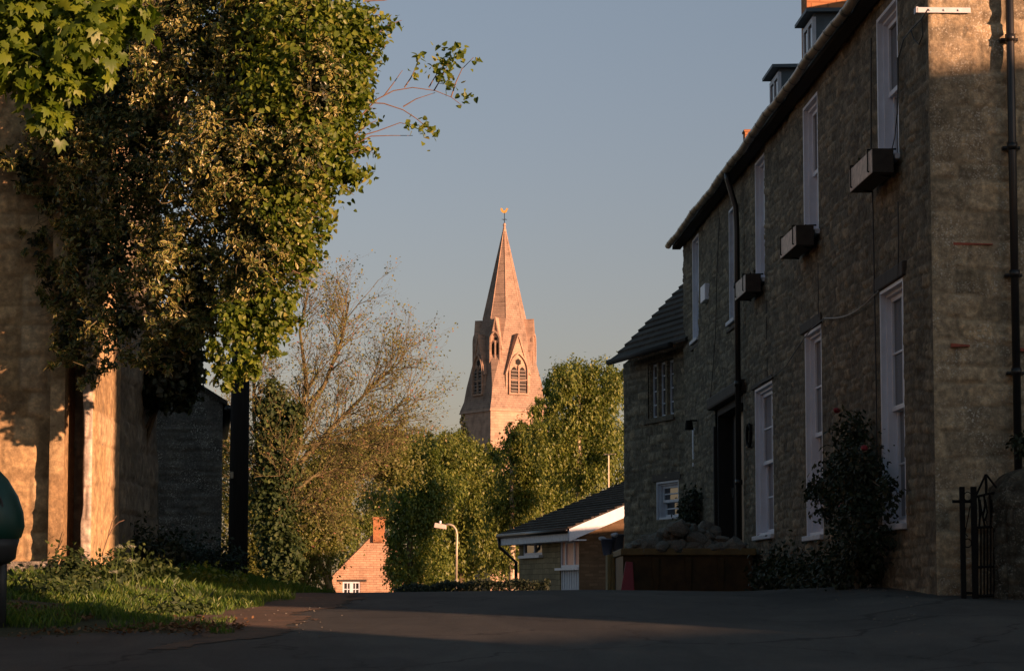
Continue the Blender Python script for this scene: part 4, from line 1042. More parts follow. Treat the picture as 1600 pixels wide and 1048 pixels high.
# ------------------------------------------------------------------ far cottage with lit gable
CY = 150.0
fc = thing('gabled_cottage', 'sunlit pinkish stone cottage gable with brick chimney among the trees', 'cottage', (0, 0, 0))
def Q(px, py, dy=0): p = at(px, py, CY); return (p.x, CY + dy, p.z)
ap = Q(592, 826); el = Q(519, 900); er = Q(665, 900); gzb = -3.0
w = [Q(541, 0)[0], Q(568, 0)[0], Q(541, 940)[2], Q(541, 908)[2]]
b = MB(); z0f = gzb
b.add([(el[0], CY, z0f), (w[0], CY, z0f), (w[0], CY, w[2]), (w[0], CY, w[3]), (w[0], CY, el[2] + (w[0] - el[0]) * 1.01), (el[0], CY, el[2])], [(0, 1, 2, 3, 4, 5)])
b.add([(w[1], CY, z0f), (er[0], CY, z0f), (er[0], CY, er[2]), ap, (w[1], CY, el[2] + (w[1] - el[0]) * 1.01)], [(0, 1, 2, 3, 4)])
b.add([(w[0], CY, w[3]), (w[1], CY, w[3]), (w[1], CY, el[2] + (w[1] - el[0]) * 1.01), (w[0], CY, el[2] + (w[0] - el[0]) * 1.01)], [(0, 1, 2, 3)])
b.add([(w[0], CY, z0f), (w[1], CY, z0f), (w[1], CY, w[2]), (w[0], CY, w[2])], [(0, 1, 2, 3)])
b.box((er[0] - .002, CY + .01, z0f), (er[0] - .001, CY + 9, er[2])); b.add([(el[0], CY, z0f), (el[0], CY + 9, z0f), (el[0], CY + 9, el[2]), (el[0], CY, el[2])], [(0, 1, 2, 3)])
b.build('wall', M['cottage_stone'], fc)
f = MB(); t = .09
x0_, x1_, zl, zh = w
f.box((x0_, CY + .03, zl), (x0_ + t, CY + .1, zh)); f.box((x1_ - t, CY + .03, zl), (x1_, CY + .1, zh)); f.box((x0_ + t, CY + .03, zh - t), (x1_ - t, CY + .1, zh)); f.box(((x0_ + x1_) / 2 - .1, CY + .03, zl), ((x0_ + x1_) / 2 + .1, CY + .1, zh - t))
for s_ in (.27, .73): x = x0_ + (x1_ - x0_) * s_; f.box((x - .025, CY + .04, zl), (x + .025, CY + .09, zh - t))
for k in range(1, 4): z_ = zl + (zh - zl) * k / 3.2; f.box((x0_ + t, CY + .045, z_ - .025), (x1_ - t, CY + .085, z_ + .025))
fw = f.build('window', M['white'], fc); MB().box((x0_, CY + .06, zl), (x1_, CY + .07, zh - .01)).build('pane', M['glass'], fw)
MB().box((x0_ - .25, CY - .08, zh + .01), (x1_ + .35, CY + .05, zh + .12)).build('lintel', M['oak'], fc)
b = MB(); o_ = .22
for e_, s_ in ((el, -1), (er, 1)):
    b.hexa([(e_[0] + s_ * o_, CY - .15, e_[2] - o_ * 1.0), (e_[0] + s_ * o_, CY + 9, e_[2] - o_), (ap[0], CY + 9, ap[2]), (ap[0], CY - .15, ap[2])],
           [(e_[0] + s_ * o_, CY - .15, e_[2] - o_ + .07), (e_[0] + s_ * o_, CY + 9, e_[2] - o_ + .07), (ap[0], CY + 9, ap[2] + .07), (ap[0], CY - .15, ap[2] + .07)])
b.build('roof', M['dark_tile'], fc, uvfn=lambda co: (co.y, co.z * 1.4))
b = MB(); c0, c1_ = Q(583.5, 808), Q(600.5, 808); b.box((c0[0], CY - .17, ap[2] - .75), (c1_[0], CY + .7, c0[2])); b.box((c0[0] - .04, CY - .21, c0[2] - .14), (c1_[0] + .04, CY + .75, c0[2] + .02))
ch = b.build('chimney', M['orange_brick'], fc)

# ------------------------------------------------------------------ church tower with broach spire
TY = 280.0; TS = TY / 4120
tc = at(788, 925, TY); TA = R(-28)
ch = thing('church_spire', 'church tower with tall octagonal stone spire above the trees', 'church', (tc.x, TY, 0), R(28))
# local frame: -Y face is the wide lit face (normal turned 28 degrees to the right)
zpx = lambda y: at(788, y, TY).z
secs = [(642, 3.55, 9), (627, 3.22, 9), (604, 3.02, 3.02 * 1.40), (560, 2.66, 3.25), (500, 2.13, 2.16), (353, .03, .03)]
def ring(a, d, z):
    k = min(d * math.sqrt(2) - a, a); pts = []
    for (x, y) in ((a, k), (k, a), (-k, a), (-a, k), (-a, -k), (-k, -a), (k, -a), (a, -k)): pts.append((x, y, z))
    return pts
b = MB(); vs = []
for (y, a, d) in secs: vs += ring(a, d, zpx(y))
fs = []
for i in range(len(secs) - 1):
    for k in range(8): fs.append((i * 8 + k, i * 8 + (k + 1) % 8, (i + 1) * 8 + (k + 1) % 8, (i + 1) * 8 + k))
b.add(vs, fs); b.build('spire', M['spire'], ch)
zc_ = zpx(642)
MB().box((-3.46, -3.46, -6), (3.46, 3.46, zc_ - .05)).build('tower', M['church'], ch)
b = MB(); b.hexa([(-3.62, -3.62, zc_ - .28), (3.62, -3.62, zc_ - .28), (3.62, 3.62, zc_ - .28), (-3.62, 3.62, zc_ - .28)], [(-3.5, -3.5, zc_ + .06), (3.5, -3.5, zc_ + .06), (3.5, 3.5, zc_ + .06), (-3.5, 3.5, zc_ + .06)]); b.build('string_course', M['church'], ch)
# thin raised arrises on the spire
b = MB()
for k in range(8):
    p0, p1 = Vector(ring(*[(s[1], s[2], zpx(s[0])) for s in secs][4])[k]), Vector(ring(.03, .03, zpx(353))[k]); b.tube([p0, p1], .05, 5)
b.build('arris', M['church'], ch)
def arch(cx, z0_, z1_, w, n=7):       # pointed arch outline: jambs then two arcs
    h = w * .87; zs_ = z1_ - h; pts = [(cx - w / 2, z0_), (cx + w / 2, z0_), (cx + w / 2, zs_)]
    for i in range(1, n + 1):
        a = R(60) * i / n; pts.append((cx - w / 2 + w * math.cos(a), zs_ + w * math.sin(a)))
    for i in range(n - 1, -1, -1):
        a = R(60) * i / n; pts.append((cx + w / 2 - w * math.cos(a), zs_ + w * math.sin(a)))
    return pts
def lucarne(rot, ap_, w, yb, ye, yt, opw, oy0, oy1, back, nm='belfry_window', louvre=True, lip=True):
    Mr = Matrix.Rotation(rot, 4, 'Z'); zb_, zev, zt_ = zpx(yb), zpx(ye), zpx(yt)
    def put(mb, name, mat, par):
        mb.v = [tuple(Mr @ Vector(p)) for p in mb.v]; return mb.build(name, mat, par)
    b = MB(); b.prism([(-w / 2, zb_), (w / 2, zb_), (w / 2, zev), (0, zt_), (-w / 2, zev)], -ap_, -ap_ + back)
    lu = put(b, nm, M['church'], ch)
    # gable coping
    b = MB(); c = .13
    for s_ in (-1, 1):
        b.hexa([(s_ * (w / 2 + .1), -ap_ - .12, zev - .18), (s_ * (w / 2 - .12), -ap_ - .12, zev - .12), (s_ * (w / 2 - .12), -ap_ + back, zev - .12), (s_ * (w / 2 + .1), -ap_ + back, zev - .18)],
               [(s_ * .02, -ap_ - .12, zt_ + .16), (0, -ap_ - .12, zt_ - .14), (0, -ap_ + back, zt_ - .14), (s_ * .02, -ap_ + back, zt_ + .16)])
    put(b, 'coping', M['church'], lu)
    z0_, z1_ = zpx(oy0), zpx(oy1); r_ = opw
    hs = (z1_ - z0_)
    # lancets, circle, louvres: dark openings set in a raised moulding
    lw = opw * .42; lz1 = z0_ + hs * .68
    b = MB()
    for s_ in (-1, 1): b.prism(arch(s_ * opw * .25, z0_ + .05, lz1, lw), -ap_ - .02, -ap_ - .012)
    cr = opw * .20; cz = z0_ + hs * .80
    b.prism([(cr * math.cos(2 * math.pi * k / 12) * (1 if k % 2 else .8), cz + cr * math.sin(2 * math.pi * k / 12) * (1 if k % 2 else .8)) for k in range(12)], -ap_ - .02, -ap_ - .012)
    put(b, 'opening', M['dark_void'], lu)
    if louvre:
        b = MB()
        for s_ in (-1, 1):
            for k in range(7):
                zz = z0_ + .12 + (lz1 - z0_ - lw * .6) * k / 6.5
                b.hexa([(s_ * opw * .25 - lw / 2 + .02, -ap_ - .14, zz), (s_ * opw * .25 + lw / 2 - .02, -ap_ - .14, zz), (s_ * opw * .25 + lw / 2 - .02, -ap_ - .022, zz + .16), (s_ * opw * .25 - lw / 2 + .02, -ap_ - .022, zz + .16)],
                       [(s_ * opw * .25 - lw / 2 + .02, -ap_ - .14, zz + .05), (s_ * opw * .25 + lw / 2 - .02, -ap_ - .14, zz + .05), (s_ * opw * .25 + lw / 2 - .02, -ap_ - .022, zz + .2), (s_ * opw * .25 - lw / 2 + .02, -ap_ - .022, zz + .2)])
        put(b, 'louvre', M['louvre'], lu)
    b = MB(); A = arch(0, z0_ - .05, z1_ + .12, opw * 1.12)
    def strip(pts, wd, y0__, y1__):
        for i in range(len(pts) - 1):
            (xa_, za_), (xb_, zb__) = pts[i], pts[i + 1]; d = Vector((xb_ - xa_, zb__ - za_)); L_ = d.length
            if L_ < 1e-4: continue
            nn = Vector((-d.y, d.x)) / L_ * wd / 2
            b.hexa([(xa_ - nn.x, y0__, za_ - nn.y), (xb_ - nn.x, y0__, zb__ - nn.y), (xb_ - nn.x, y1__, zb__ - nn.y), (xa_ - nn.x, y1__, za_ - nn.y)],
                   [(xa_ + nn.x, y0__, za_ + nn.y), (xb_ + nn.x, y0__, zb__ + nn.y), (xb_ + nn.x, y1__, zb__ + nn.y), (xa_ + nn.x, y1__, za_ + nn.y)])
    strip(A[1:] + [A[0]], .16, -ap_ - .22, -ap_ - .005)
    strip([(0, z0_ - .05), (0, cz - cr)], .13, -ap_ - .18, -ap_ - .006)
    if louvre: strip([(-opw / 2, z0_ + hs * .34), (opw / 2, z0_ + hs * .34)], .10, -ap_ - .17, -ap_ - .007)
    if lip: strip([(A[0][0] - .1, z0_ - .1), (A[1][0] + .1, z0_ - .1)], .16, -ap_ - .25, -ap_ - .004)
    put(b, 'tracery', M['church'], lu)
    return lu
for k in range(4): lucarne(R(90) * k, 3.12, 2.9, 641, 586, 527, 1.95, 617, 557, 2.4)
for k in range(4): lucarne(R(45) + R(90) * k, 3.18, 1.42, 578, 548, 502, .95, 571, 524, 2.3, 'spire_window', False, False)
# weathervane
b = MB(); zt_ = zpx(354); b.tube([(0, 0, zt_ - .5), (0, 0, zt_ + .15)], [.22, .10], 8); b.tube([(0, 0, zt_ + .1), (0, 0, zt_ + .35)], [.2, .12], 8); b.build('finial', M['church'], ch)
b = MB(); b.tube([(0, 0, zt_), (0, 0, zpx(332))], .035, 6)
for d in (0, 90): v = Vector((math.cos(R(d)), math.sin(R(d)), 0)) * .32; b.tube([v * -1 + Vector((0, 0, zpx(343))), v + Vector((0, 0, zpx(343)))], .025, 5)
vane = b.build('weathervane', M['iron'], ch)
ck = [(-.42, .35), (-.30, .10), (-.10, .0), (.10, .0), (.26, .12), (.34, .38), (.44, .42), (.34, .50), (.26, .58), (.18, .42), (.04, .26), (-.12, .26), (-.22, .50), (-.40, .56)]
Mr = Matrix.Rotation(R(-28), 4, 'Z'); b = MB(); b.prism([(x, z + zpx(333)) for x, z in ck], -.03, .03); b.v = [tuple(Mr @ Vector(p)) for p in b.v]; b.build('cockerel', M['gold'], vane)

# ------------------------------------------------------------------ trees
def tree(name, label, cat, base, blobs, n, size, mat, seed, T=T_DIA, trunk=None, group=None, per=45, cl=.16, shell=.5, droop=.4, bark='bark', up=.35, jit=.8, flat=1.0, limbs=True):
    t_ = thing(name, label, cat, base, 0, group); rng = np.random.default_rng(seed); bv = np.array(base)
    P, N = crown(blobs, n, rng, shell, cl, per, up, jit, flat); P = P - bv
    leaves('crown', mat, t_, P, N, rng.uniform(size * .6, size * 1.3, n), T, rng, droop)
    if trunk:
        r0, top = trunk; tp = Vector(top) - Vector(base); b = MB()
        b.tube([(0, 0, -.3), tuple(tp * .3 + Vector((.1 * r0, 0, 0))), tuple(tp * .65), tuple(tp)], [r0, r0 * .8, r0 * .55, r0 * .25], 9)
        if limbs:
            for (c, r_) in blobs:
                e = Vector(c) - Vector(base); st = tp * rng.uniform(.35, .8)
                mid = st.lerp(e, .5) + Vector((0, 0, .06 * e.length))
                b.tube([st, mid, e, e + (e - mid) * .5], [r0 * .35, r0 * .25, r0 * .15, r0 * .05], 6)
        b.build('trunk', M[bark], t_, smooth=True)
    return t_
# variegated evergreen overhanging the left wall
VY = 21.6
vy = lambda px: float(np.interp(px, [100, 200, 300, 400, 500], [23.75, 23.5, 23.0, 22.4, 21.9]))
vb = [blob(330, 60, vy(330), 150, 130, 0.56), blob(200, 130, vy(200), 130, 130, 0.50), blob(420, 110, vy(420) + .4, 120, 130, 0.50), blob(230, 260, vy(230), 150, 120, 0.50), blob(370, 260, vy(370) - .2, 130, 130, 0.50),
      blob(420, 370, vy(420), 75, 100, 0.31), blob(300, 410, vy(300) - .3, 110, 100, 0.37), blob(175, 390, vy(175) - .1, 95, 110, 0.37), blob(190, 500, vy(190) - .3, 90, 80, 0.28), blob(110, 520, vy(110) - .2, 45, 60, 0.19), blob(300, 490, vy(300) - .2, 70, 60, 0.25), blob(120, 190, vy(120), 95, 110, 0.37), blob(250, 545, vy(250) - .3, 40, 42, 0.19), blob(150, 575, vy(150) - .3, 34, 30, 0.12), blob(390, 460, vy(390), 45, 60, 0.25), blob(440, 20, vy(440) + .2, 110, 90, 0.37), blob(40, 255, 23.85, 50, 50, .12), blob(95, 320, 23.8, 45, 60, .14), blob(85, 440, 23.8, 34, 60, .12), blob(60, 380, 23.9, 30, 40, .06), blob(470, 230, vy(470), 50, 80, .3), blob(500, 130, vy(490), 50, 70, .3), blob(290, -90, 22.9, 130, 100, .5), blob(440, -80, 22.3, 100, 80, .45), blob(360, -170, 22.8, 110, 70, .5)]
vb = [(c, (r_[0], r_[1] * (.45 if c[0] < at(235, 500, 23).x else 1), r_[2])) for c, r_ in vb]
tree('variegated_shrub', 'dense evergreen with cream-edged leaves overhanging the old building', 'tree', (-4.3, 29.4, 1.6), vb, 130000, .050, M['leaf_var'], 101, T_OVAL,
     (.10, tuple(at(222, 330, 28.7))), per=34, cl=.08, shell=.42, droop=.25, bark='bark', jit=1.0, limbs=False)
vt = [o for o in C.objects if o.name.startswith('variegated_shrub')][0]
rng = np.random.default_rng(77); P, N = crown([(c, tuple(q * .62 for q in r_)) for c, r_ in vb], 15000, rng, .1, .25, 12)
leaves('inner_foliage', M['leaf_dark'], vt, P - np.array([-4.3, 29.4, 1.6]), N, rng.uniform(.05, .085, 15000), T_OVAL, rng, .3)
rng = np.random.default_rng(9); b = MB(); base = Vector((-4.3, 29.4, 1.6))
for i in range(420):
    c, r_ = vb[rng.integers(len(vb))]; d = Vector(rng.normal(size=3)).normalized(); d.y = -abs(d.y)
    p = Vector(c) + Vector((d.x * r_[0], d.y * r_[1], d.z * r_[2])) * rng.uniform(.75, .98) - base
    q = (Vector((rng.normal() * .9 + .25, -.3 + rng.normal() * .4, rng.normal() * .55 - .25))).normalized() * rng.uniform(.06, .24)
    k_ = Vector(rng.normal(size=3)) * q.length * .12
    b.tube([p, p + q * .3 + k_, p + q * .65 + k_ * 1.3, p + q], [.004, .0032, .0026, .0016], 3, cap=False)
b.build('twigs', M['twig'], vt)
# green-leaved shrub filling the right flank of that crown, with arching shoots
GYv = 22.3
gb_ = [blob(470, 60, GYv, 95, 100, .6), blob(500, 160, GYv, 80, 90, .5), blob(470, 250, GYv, 80, 70, .5), blob(455, 340, GYv, 50, 60, .4), blob(545, 130, GYv, 42, 60, .3), blob(540, 40, GYv, 45, 50, .3), blob(540, 270, GYv, 28, 14, .2), blob(430, 480, GYv, 30, 60, .3), blob(520, 215, GYv, 45, 40, .3), blob(440, 130, GYv - .2, 70, 60, .3), blob(575, 60, GYv, 30, 30, .2), blob(470, 400, GYv, 26, 40, .2), blob(372, 550, GYv, 26, 40, .22), blob(352, 585, GYv, 20, 22, .2), blob(395, 575, GYv, 16, 28, .2), blob(410, 515, GYv, 24, 30, .2), blob(365, 500, GYv, 30, 30, .25), blob(425, 545, GYv, 12, 16, .15), blob(340, 545, GYv, 14, 20, .15)]
gs = tree('green_shrub', 'fresh green leafy shrub with long arching shoots against the sky', 'tree', (-4.1, 30.2, 1.7), gb_, 24000, .047, M['leaf_green'], 102, T_HEART, (.08, tuple(at(226, 300, 28.9))), per=20, cl=.2, shell=.5, droop=.45, jit=.9, limbs=False)
b = MB(); lp_, ln_ = [], []; rng = np.random.default_rng(12); gbse = Vector((-4.1, 30.2, 1.7))
shoots = [([(560, 185), (590, 155), (615, 142), (645, 137), (680, 142), (705, 152), (722, 165)], [(690, 100, 24, 70), (715, 85, 18, 40), (730, 150, 14, 16), (745, 95, 8, 8), (700, 125, 18, 30)]),
          ([(560, 160), (600, 162), (630, 172), (650, 185), (668, 200), (685, 212)], [(665, 200, 18, 30), (640, 195, 10, 14), (680, 208, 8, 8)]),
          ([(600, 150), (615, 130), (629, 110)], []), ([(632, 137), (642, 122), (650, 106), (656, 85)], [(655, 88, 6, 10), (650, 112, 10, 10)]),
          ([(630, 167), (650, 155), (680, 145)], []), ([(555, 215), (590, 205), (625, 192), (645, 196)], []), ([(555, 225), (580, 213), (610, 212), (645, 212)], []),
          ([(670, 137), (680, 120), (690, 105)], []), ([(678, 142), (690, 122), (700, 100)], []), ([(540, 240), (570, 228), (590, 237)], [(568, 232, 6, 6)]),
          ([(480, 262), (520, 268), (555, 277), (582, 272)], [(575, 270, 14, 26), (550, 272, 14, 16)]), ([(580, 60), (610, 38), (628, 32)], [(612, 36, 14, 26)]), ([(560, 40), (585, 25), (600, 22)], [(585, 25, 14, 18)]),
          ([(570, 2), (600, 1), (622, -3)], []), ([(480, 380), (500, 372), (520, 368)], [(510, 370, 7, 9)]), ([(705, 152), (712, 130), (722, 108), (740, 90)], []), ([(575, 95), (600, 75), (606, 62)], [(600, 66, 12, 14)])]
for path, cl_ in shoots:
    b.tube([at(x, y, GYv) - gbse for x, y in path], list(np.linspace(.0065, .0025, len(path))), 5, cap=False)
    for (x, y, r_, n_) in cl_:
        for _ in range(n_): lp_.append(at(x + rng.normal() * r_ * .55, y + rng.normal() * r_ * .55, GYv + rng.normal() * .08) - gbse); ln_.append(rng.normal(size=3) + np.array([.2, -.5, .5]))
edge = [(598, 10), (590, 55), (570, 100), (562, 140), (575, 180), (580, 215), (565, 262), (530, 290), (512, 320), (500, 360), (492, 400), (480, 430), (462, 470), (455, 510)]
for k in range(70):
    i_ = rng.integers(len(edge) - 1); f_ = rng.random(); ex = edge[i_][0] * (1 - f_) + edge[i_ + 1][0] * f_ - 26; ey = edge[i_][1] * (1 - f_) + edge[i_ + 1][1] * f_
    L_ = rng.uniform(14, 48); an = rng.uniform(-.9, .7); p0_ = at(ex, ey, GYv + rng.normal() * .12); dx_, dy_ = math.cos(an) * L_, math.sin(an) * L_
    p1_ = at(ex + dx_, ey + dy_ + 3, GYv + rng.normal() * .12)
    b.tube([p0_ - gbse, p0_.lerp(p1_, .5) - gbse + Vector((0, 0, .012)), p1_ - gbse], [.004, .003, .0018], 4, cap=False)
    for m_ in range(int(L_ / 4)):
        f2 = rng.uniform(.3, 1.02); lp_.append(p0_.lerp(p1_, f2) - gbse + Vector(rng.normal(size=3)) * .018); ln_.append(rng.normal(size=3) + np.array([.2, -.5, .5]))
b.build('shoots', M['redtwig'], gs)
n = len(lp_); leaves('shoot_leaves', M['leaf_green'], gs, np.array([tuple(p) for p in lp_]), np.array(ln_), rng.uniform(.035, .068, n), T_HEART, rng, .35)
# maple branches at the top left, nearer the camera
MY = 20.4
mb_ = [blob(60, 20, MY, 90, 60, .4), blob(130, 60, MY, 80, 50, .4), blob(30, 100, MY, 60, 50, .3), blob(170, 20, MY, 60, 40, .3), blob(80, 130, MY, 60, 35, .3), blob(150, 110, MY, 30, 28, .2), blob(75, 185, MY, 25, 22, .2), blob(215, 25, MY, 18, 25, .15), blob(10, 30, MY, 60, 60, .4), blob(60, -90, MY, 110, 80, .5), blob(190, -70, MY, 70, 60, .4), blob(-60, -20, MY, 80, 120, .5)]
tree('maple_tree', 'bright green maple branches hanging in at the top left corner', 'tree', (-6.6, 20.2, 1.4), mb_, 6800, .115, M['leaf_maple'], 103, T_MAPLE, (.16, tuple(at(-260, -100, MY + .2))), per=14, cl=.25, shell=.2, droop=.5, jit=.7, up=.2, limbs=False)
# shaded ivy under the eave of the barn
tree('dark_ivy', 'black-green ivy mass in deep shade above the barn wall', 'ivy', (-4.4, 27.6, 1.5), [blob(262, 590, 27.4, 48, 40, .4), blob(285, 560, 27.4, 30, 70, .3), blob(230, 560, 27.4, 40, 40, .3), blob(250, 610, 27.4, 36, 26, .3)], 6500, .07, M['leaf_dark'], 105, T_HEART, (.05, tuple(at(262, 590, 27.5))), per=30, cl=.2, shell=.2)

# bare tree with opening buds and ivied trunk
TYb = 60.0
tb = at(432, 905, TYb); bt = thing('bare_tree', 'tree with bare tan twigs and opening buds spreading over the lane', 'tree', (tb.x, TYb, float(gz(tb.x, TYb))))
tbv = Vector(bt.location); rng = np.random.default_rng(21); tw = Twigs()
def Tp(px, py, dy=0): return at(px, py, TYb) + Vector((0, dy, 0)) - tbv
main = [([(432, 905), (436, 820), (452, 740), (470, 660), (478, 590)], .17), ([(436, 830), (410, 740), (398, 650), (396, 560)], .11),
        ([(452, 740), (490, 700), (530, 655), (575, 610), (612, 575)], .10), ([(470, 660), (505, 600), (535, 530), (545, 470)], .09),
        ([(465, 700), (515, 690), (560, 695), (600, 705)], .08), ([(478, 590), (470, 520), (480, 455)], .07), ([(445, 780), (490, 745), (530, 730), (570, 730)], .07), ([(440, 800), (410, 790), (385, 740), (380, 690)], .06),
        ([(500, 690), (560, 670), (605, 650), (645, 610)], .055), ([(430, 860), (445, 800), (470, 785), (500, 790)], .06)]
for path, r0 in main:
    pts = [Tp(x, y, rng.normal() * .25 * (i > 0)) for i, (x, y) in enumerate(path)]
    tw.mb.tube(pts, list(np.linspace(r0 * .7, r0 * .22, len(pts))), 7, cap=False)
    for i in range(len(pts) - 1):
        for _ in range(11 if i else 2):
            f_ = rng.random(); q = pts[i].lerp(pts[i + 1], f_); d = (pts[i + 1] - pts[i]).normalized()
            s_ = Vector(rng.normal(size=3)); s_.y *= .8; s_ -= d * s_.dot(d); s_.normalize()
            tw.limb(q, d + s_ * .8 + Vector((.1, 0, .15)), rng.uniform(.7, 1.25), r0 * .13 + .004, rng, 1, 3, .35, .09, (4, 6), .6, 5, .75, 4)
tw.mb.build('branches', M['twig'], bt, smooth=True)
tp_ = tw.tips; n = int(len(tp_) * 1.3); print('tips', len(tp_))
P = np.array([tuple(tp_[int(i / 1.3)][0]) for i in range(n)]) + rng.normal(size=(n, 3)) * .045
leaves('buds', M['leaf_bud'], bt, P, rng.normal(size=(n, 3)), rng.uniform(.035, .08, n), T_DIA, rng, .1)
ib = [blob(425, 640, TYb - .2, 26, 50, .5), blob(432, 720, TYb - .3, 34, 60, .6), blob(428, 800, TYb - .3, 36, 60, .6), blob(440, 870, TYb - .3, 34, 45, .6), blob(455, 660, TYb - .3, 16, 40, .4)]
P, N = crown(ib, 11000, rng, .4, .2, 25); leaves('ivy', M['leaf_ivy'], bt, P - np.array(tbv), N, rng.uniform(.06, .12, 11000), T_HEART, rng, .5)

# olive bush below it, and beside it a tree crown without trunk
tree('young_leaf_foliage', 'olive twiggy bush in young leaf left of the lit cottage gable', 'bush', (tb.x + 1.6, 64, 0), [blob(352, 800, 64, 16, 110, .5), blob(350, 700, 64, 14, 50, .4), blob(490, 790, 64, 50, 80, 1.2), blob(470, 870, 64, 55, 60, 1), blob(515, 810, 64, 34, 50, .8), blob(510, 740, 64, 50, 50, .9), blob(400, 880, 64, 36, 50, .8), blob(390, 800, 64, 22, 80, .5)], 26000, .10, M['leaf_olive'], 106, T_DIA, (.12, tuple(at(470, 800, 64))), per=22, cl=.2, shell=.35, jit=1.1, bark='twig')
tree('young_leaf_foliage', 'olive young-leaved tree crown without trunk behind the low bare branches', 'bush', tuple(at(640, 940, 84)), [blob(560, 712, 84, 60, 30, 1.6), blob(600, 700, 84, 50, 34, 1.2), blob(520, 740, 84, 40, 40, 1.2), blob(625, 730, 84, 40, 34, 1)], 16000, .12, M['leaf_olive'], 107, T_DIA, None, per=22, cl=.2, shell=.35, jit=1.1, limbs=False, bark='creosote')
# mass of leafy trees across the middle
grp = 'leafy trees in front of the church'
def mid(label, base_px, Y, bl_, n, size, seed, mat='leaf_mid', name='leafy_tree', bark='bark', droop=.65, flat=1.8):
    b0 = at(base_px, 925, Y); gzv = float(gz(b0.x, Y)); top = at(base_px, min(q[1] for q in bl_) + 20, Y)
    rg = np.random.default_rng(seed + 5); sub = []
    for q in bl_:
        for _ in range(7):
            a_ = rg.uniform(0, 6.28); r_ = rg.uniform(.25, .95); k_ = rg.uniform(.25, .55)
            sub.append((q[0] + math.cos(a_) * q[2] * r_, q[1] + math.sin(a_) * q[3] * r_ * .95, q[2] * k_, q[3] * k_ * rg.uniform(.9, 1.5), rg.normal() * q[2] * Y / 4120 * .5))
    bl_ = [(q[0], q[1], q[2] * .72, q[3] * .78) for q in bl_] + sub
    return tree(name, label, 'tree', (b0.x, Y, gzv), [blob(q[0], q[1], Y + (q[4] if len(q) > 4 else 0), q[2], q[3], q[2] * Y / 4120 * .8) for q in bl_], n, size, M[mat], seed, T_DIA, (.2, tuple(top)), grp, 26, .2, .4, droop, bark, .3, .9, flat, limbs=False)
mid('leafy green tree directly right of the lit cottage gable', 640, 104, [(650, 850, 50, 80), (622, 880, 24, 55), (650, 765, 44, 56), (660, 700, 42, 34), (640, 890, 30, 40), (690, 780, 40, 60)], 22000, .15, 201)
mid('broad green tree behind the street lamp', 720, 108, [(720, 720, 55, 38), (730, 800, 60, 70), (750, 870, 55, 50), (690, 860, 50, 60), (770, 740, 40, 50), (700, 700, 34, 24)], 26000, .15, 202, 'leaf_birch')
mid('drooping birch at the foot of the church tower', 800, 100, [(800, 740, 38, 60), (815, 810, 45, 55), (830, 700, 34, 46), (780, 860, 40, 50), (812, 672, 22, 26), (835, 760, 36, 50)], 22000, .13, 203, 'leaf_birch', 'birch_tree', 'birch_bark', .8, 1.6)
mid('tall birch with pale trunk behind the bungalow', 905, 96, [(890, 640, 40, 50), (930, 660, 42, 56), (900, 720, 52, 60), (950, 730, 36, 60), (870, 690, 36, 50), (915, 590, 28, 26), (955, 610, 26, 36), (862, 630, 22, 24), (900, 600, 26, 20)], 26000, .13, 204, 'leaf_birch', 'birch_tree', 'birch_bark', .8, 1.6)
mid('dense rounded tree behind the birches right of the tower', 900, 165, [(880, 610, 38, 44), (920, 594, 40, 34), (955, 610, 34, 42), (870, 680, 50, 60), (940, 690, 50, 60)], 18000, .22, 205, 'leaf_mid')
mid('far dark green tree left of the church tower', 660, 150, [(640, 700, 42, 30), (690, 705, 46, 26), (610, 720, 40, 40), (740, 710, 30, 24), (660, 760, 90, 50)], 16000, .2, 206, 'leaf_mid')
mid('pale green tree filling the gap between lamp and tower', 680, 128, [(640, 715, 46, 34), (690, 712, 44, 32), (735, 706, 34, 26), (610, 716, 36, 30), (690, 790, 64, 60), (770, 715, 30, 30), (760, 800, 50, 60)], 26000, .17, 209, 'leaf_birch')
mid('pale green tree below the belfry left of the tall birch', 845, 112, [(835, 690, 34, 34), (850, 640, 22, 28), (860, 740, 50, 50), (820, 780, 46, 60)], 15000, .15, 210, 'leaf_birch')
mid('green tree rising behind the lit cottage gable', 560, 175, [(560, 800, 60, 60), (600, 780, 40, 50), (530, 840, 50, 50), (590, 830, 40, 50)], 14000, .2, 211)
mid('small dark tree top showing beside the tower base', 722, 240, [(722, 655, 6, 10), (720, 690, 16, 30)], 1500, .22, 207, 'leaf_dark')
mid('dark shaded tree beside the bungalow roof', 840, 118, [(850, 790, 50, 60), (790, 820, 50, 80), (880, 760, 44, 40)], 12000, .18, 208, 'leaf_mid')
# pale birch trunk pieces seen through gaps
hd = thing('clipped_hedge', 'low dark hedge running along the road crest', 'hedge', (float(at(740, 920, 52).x), 52, 0))
rng = np.random.default_rng(31); n = 14000; xa_, xb_ = at(618, 920, 52).x, at(858, 920, 52).x
P = np.stack([rng.uniform(xa_, xb_, n) - hd.location.x, rng.uniform(-.45, .45, n), rng.uniform(0, .6, n)], 1)
hz = np.interp(P[:, 0], [xa_ - hd.location.x, 0, xb_ - hd.location.x], [at(0, 917, 52).z, at(0, 908, 52).z, at(0, 907, 52).z]) + .03 * np.sin(P[:, 0] * 9)
P[:, 2] = hz - rng.random(n) ** 1.8 * .9
leaves('foliage', M['leaf_dark'], hd, P, rng.normal(size=(n, 3)) + np.array([0, -.4, .6]), rng.uniform(.04, .075, n), T_DIA, rng, .2)
b = MB(); b.box((xa_ - hd.location.x + .1, -.3, -.6), (xb_ - hd.location.x - .1, .3, float(at(0, 917, 52).z) - .1)); b.build('stems', M['leaf_dark'], hd)

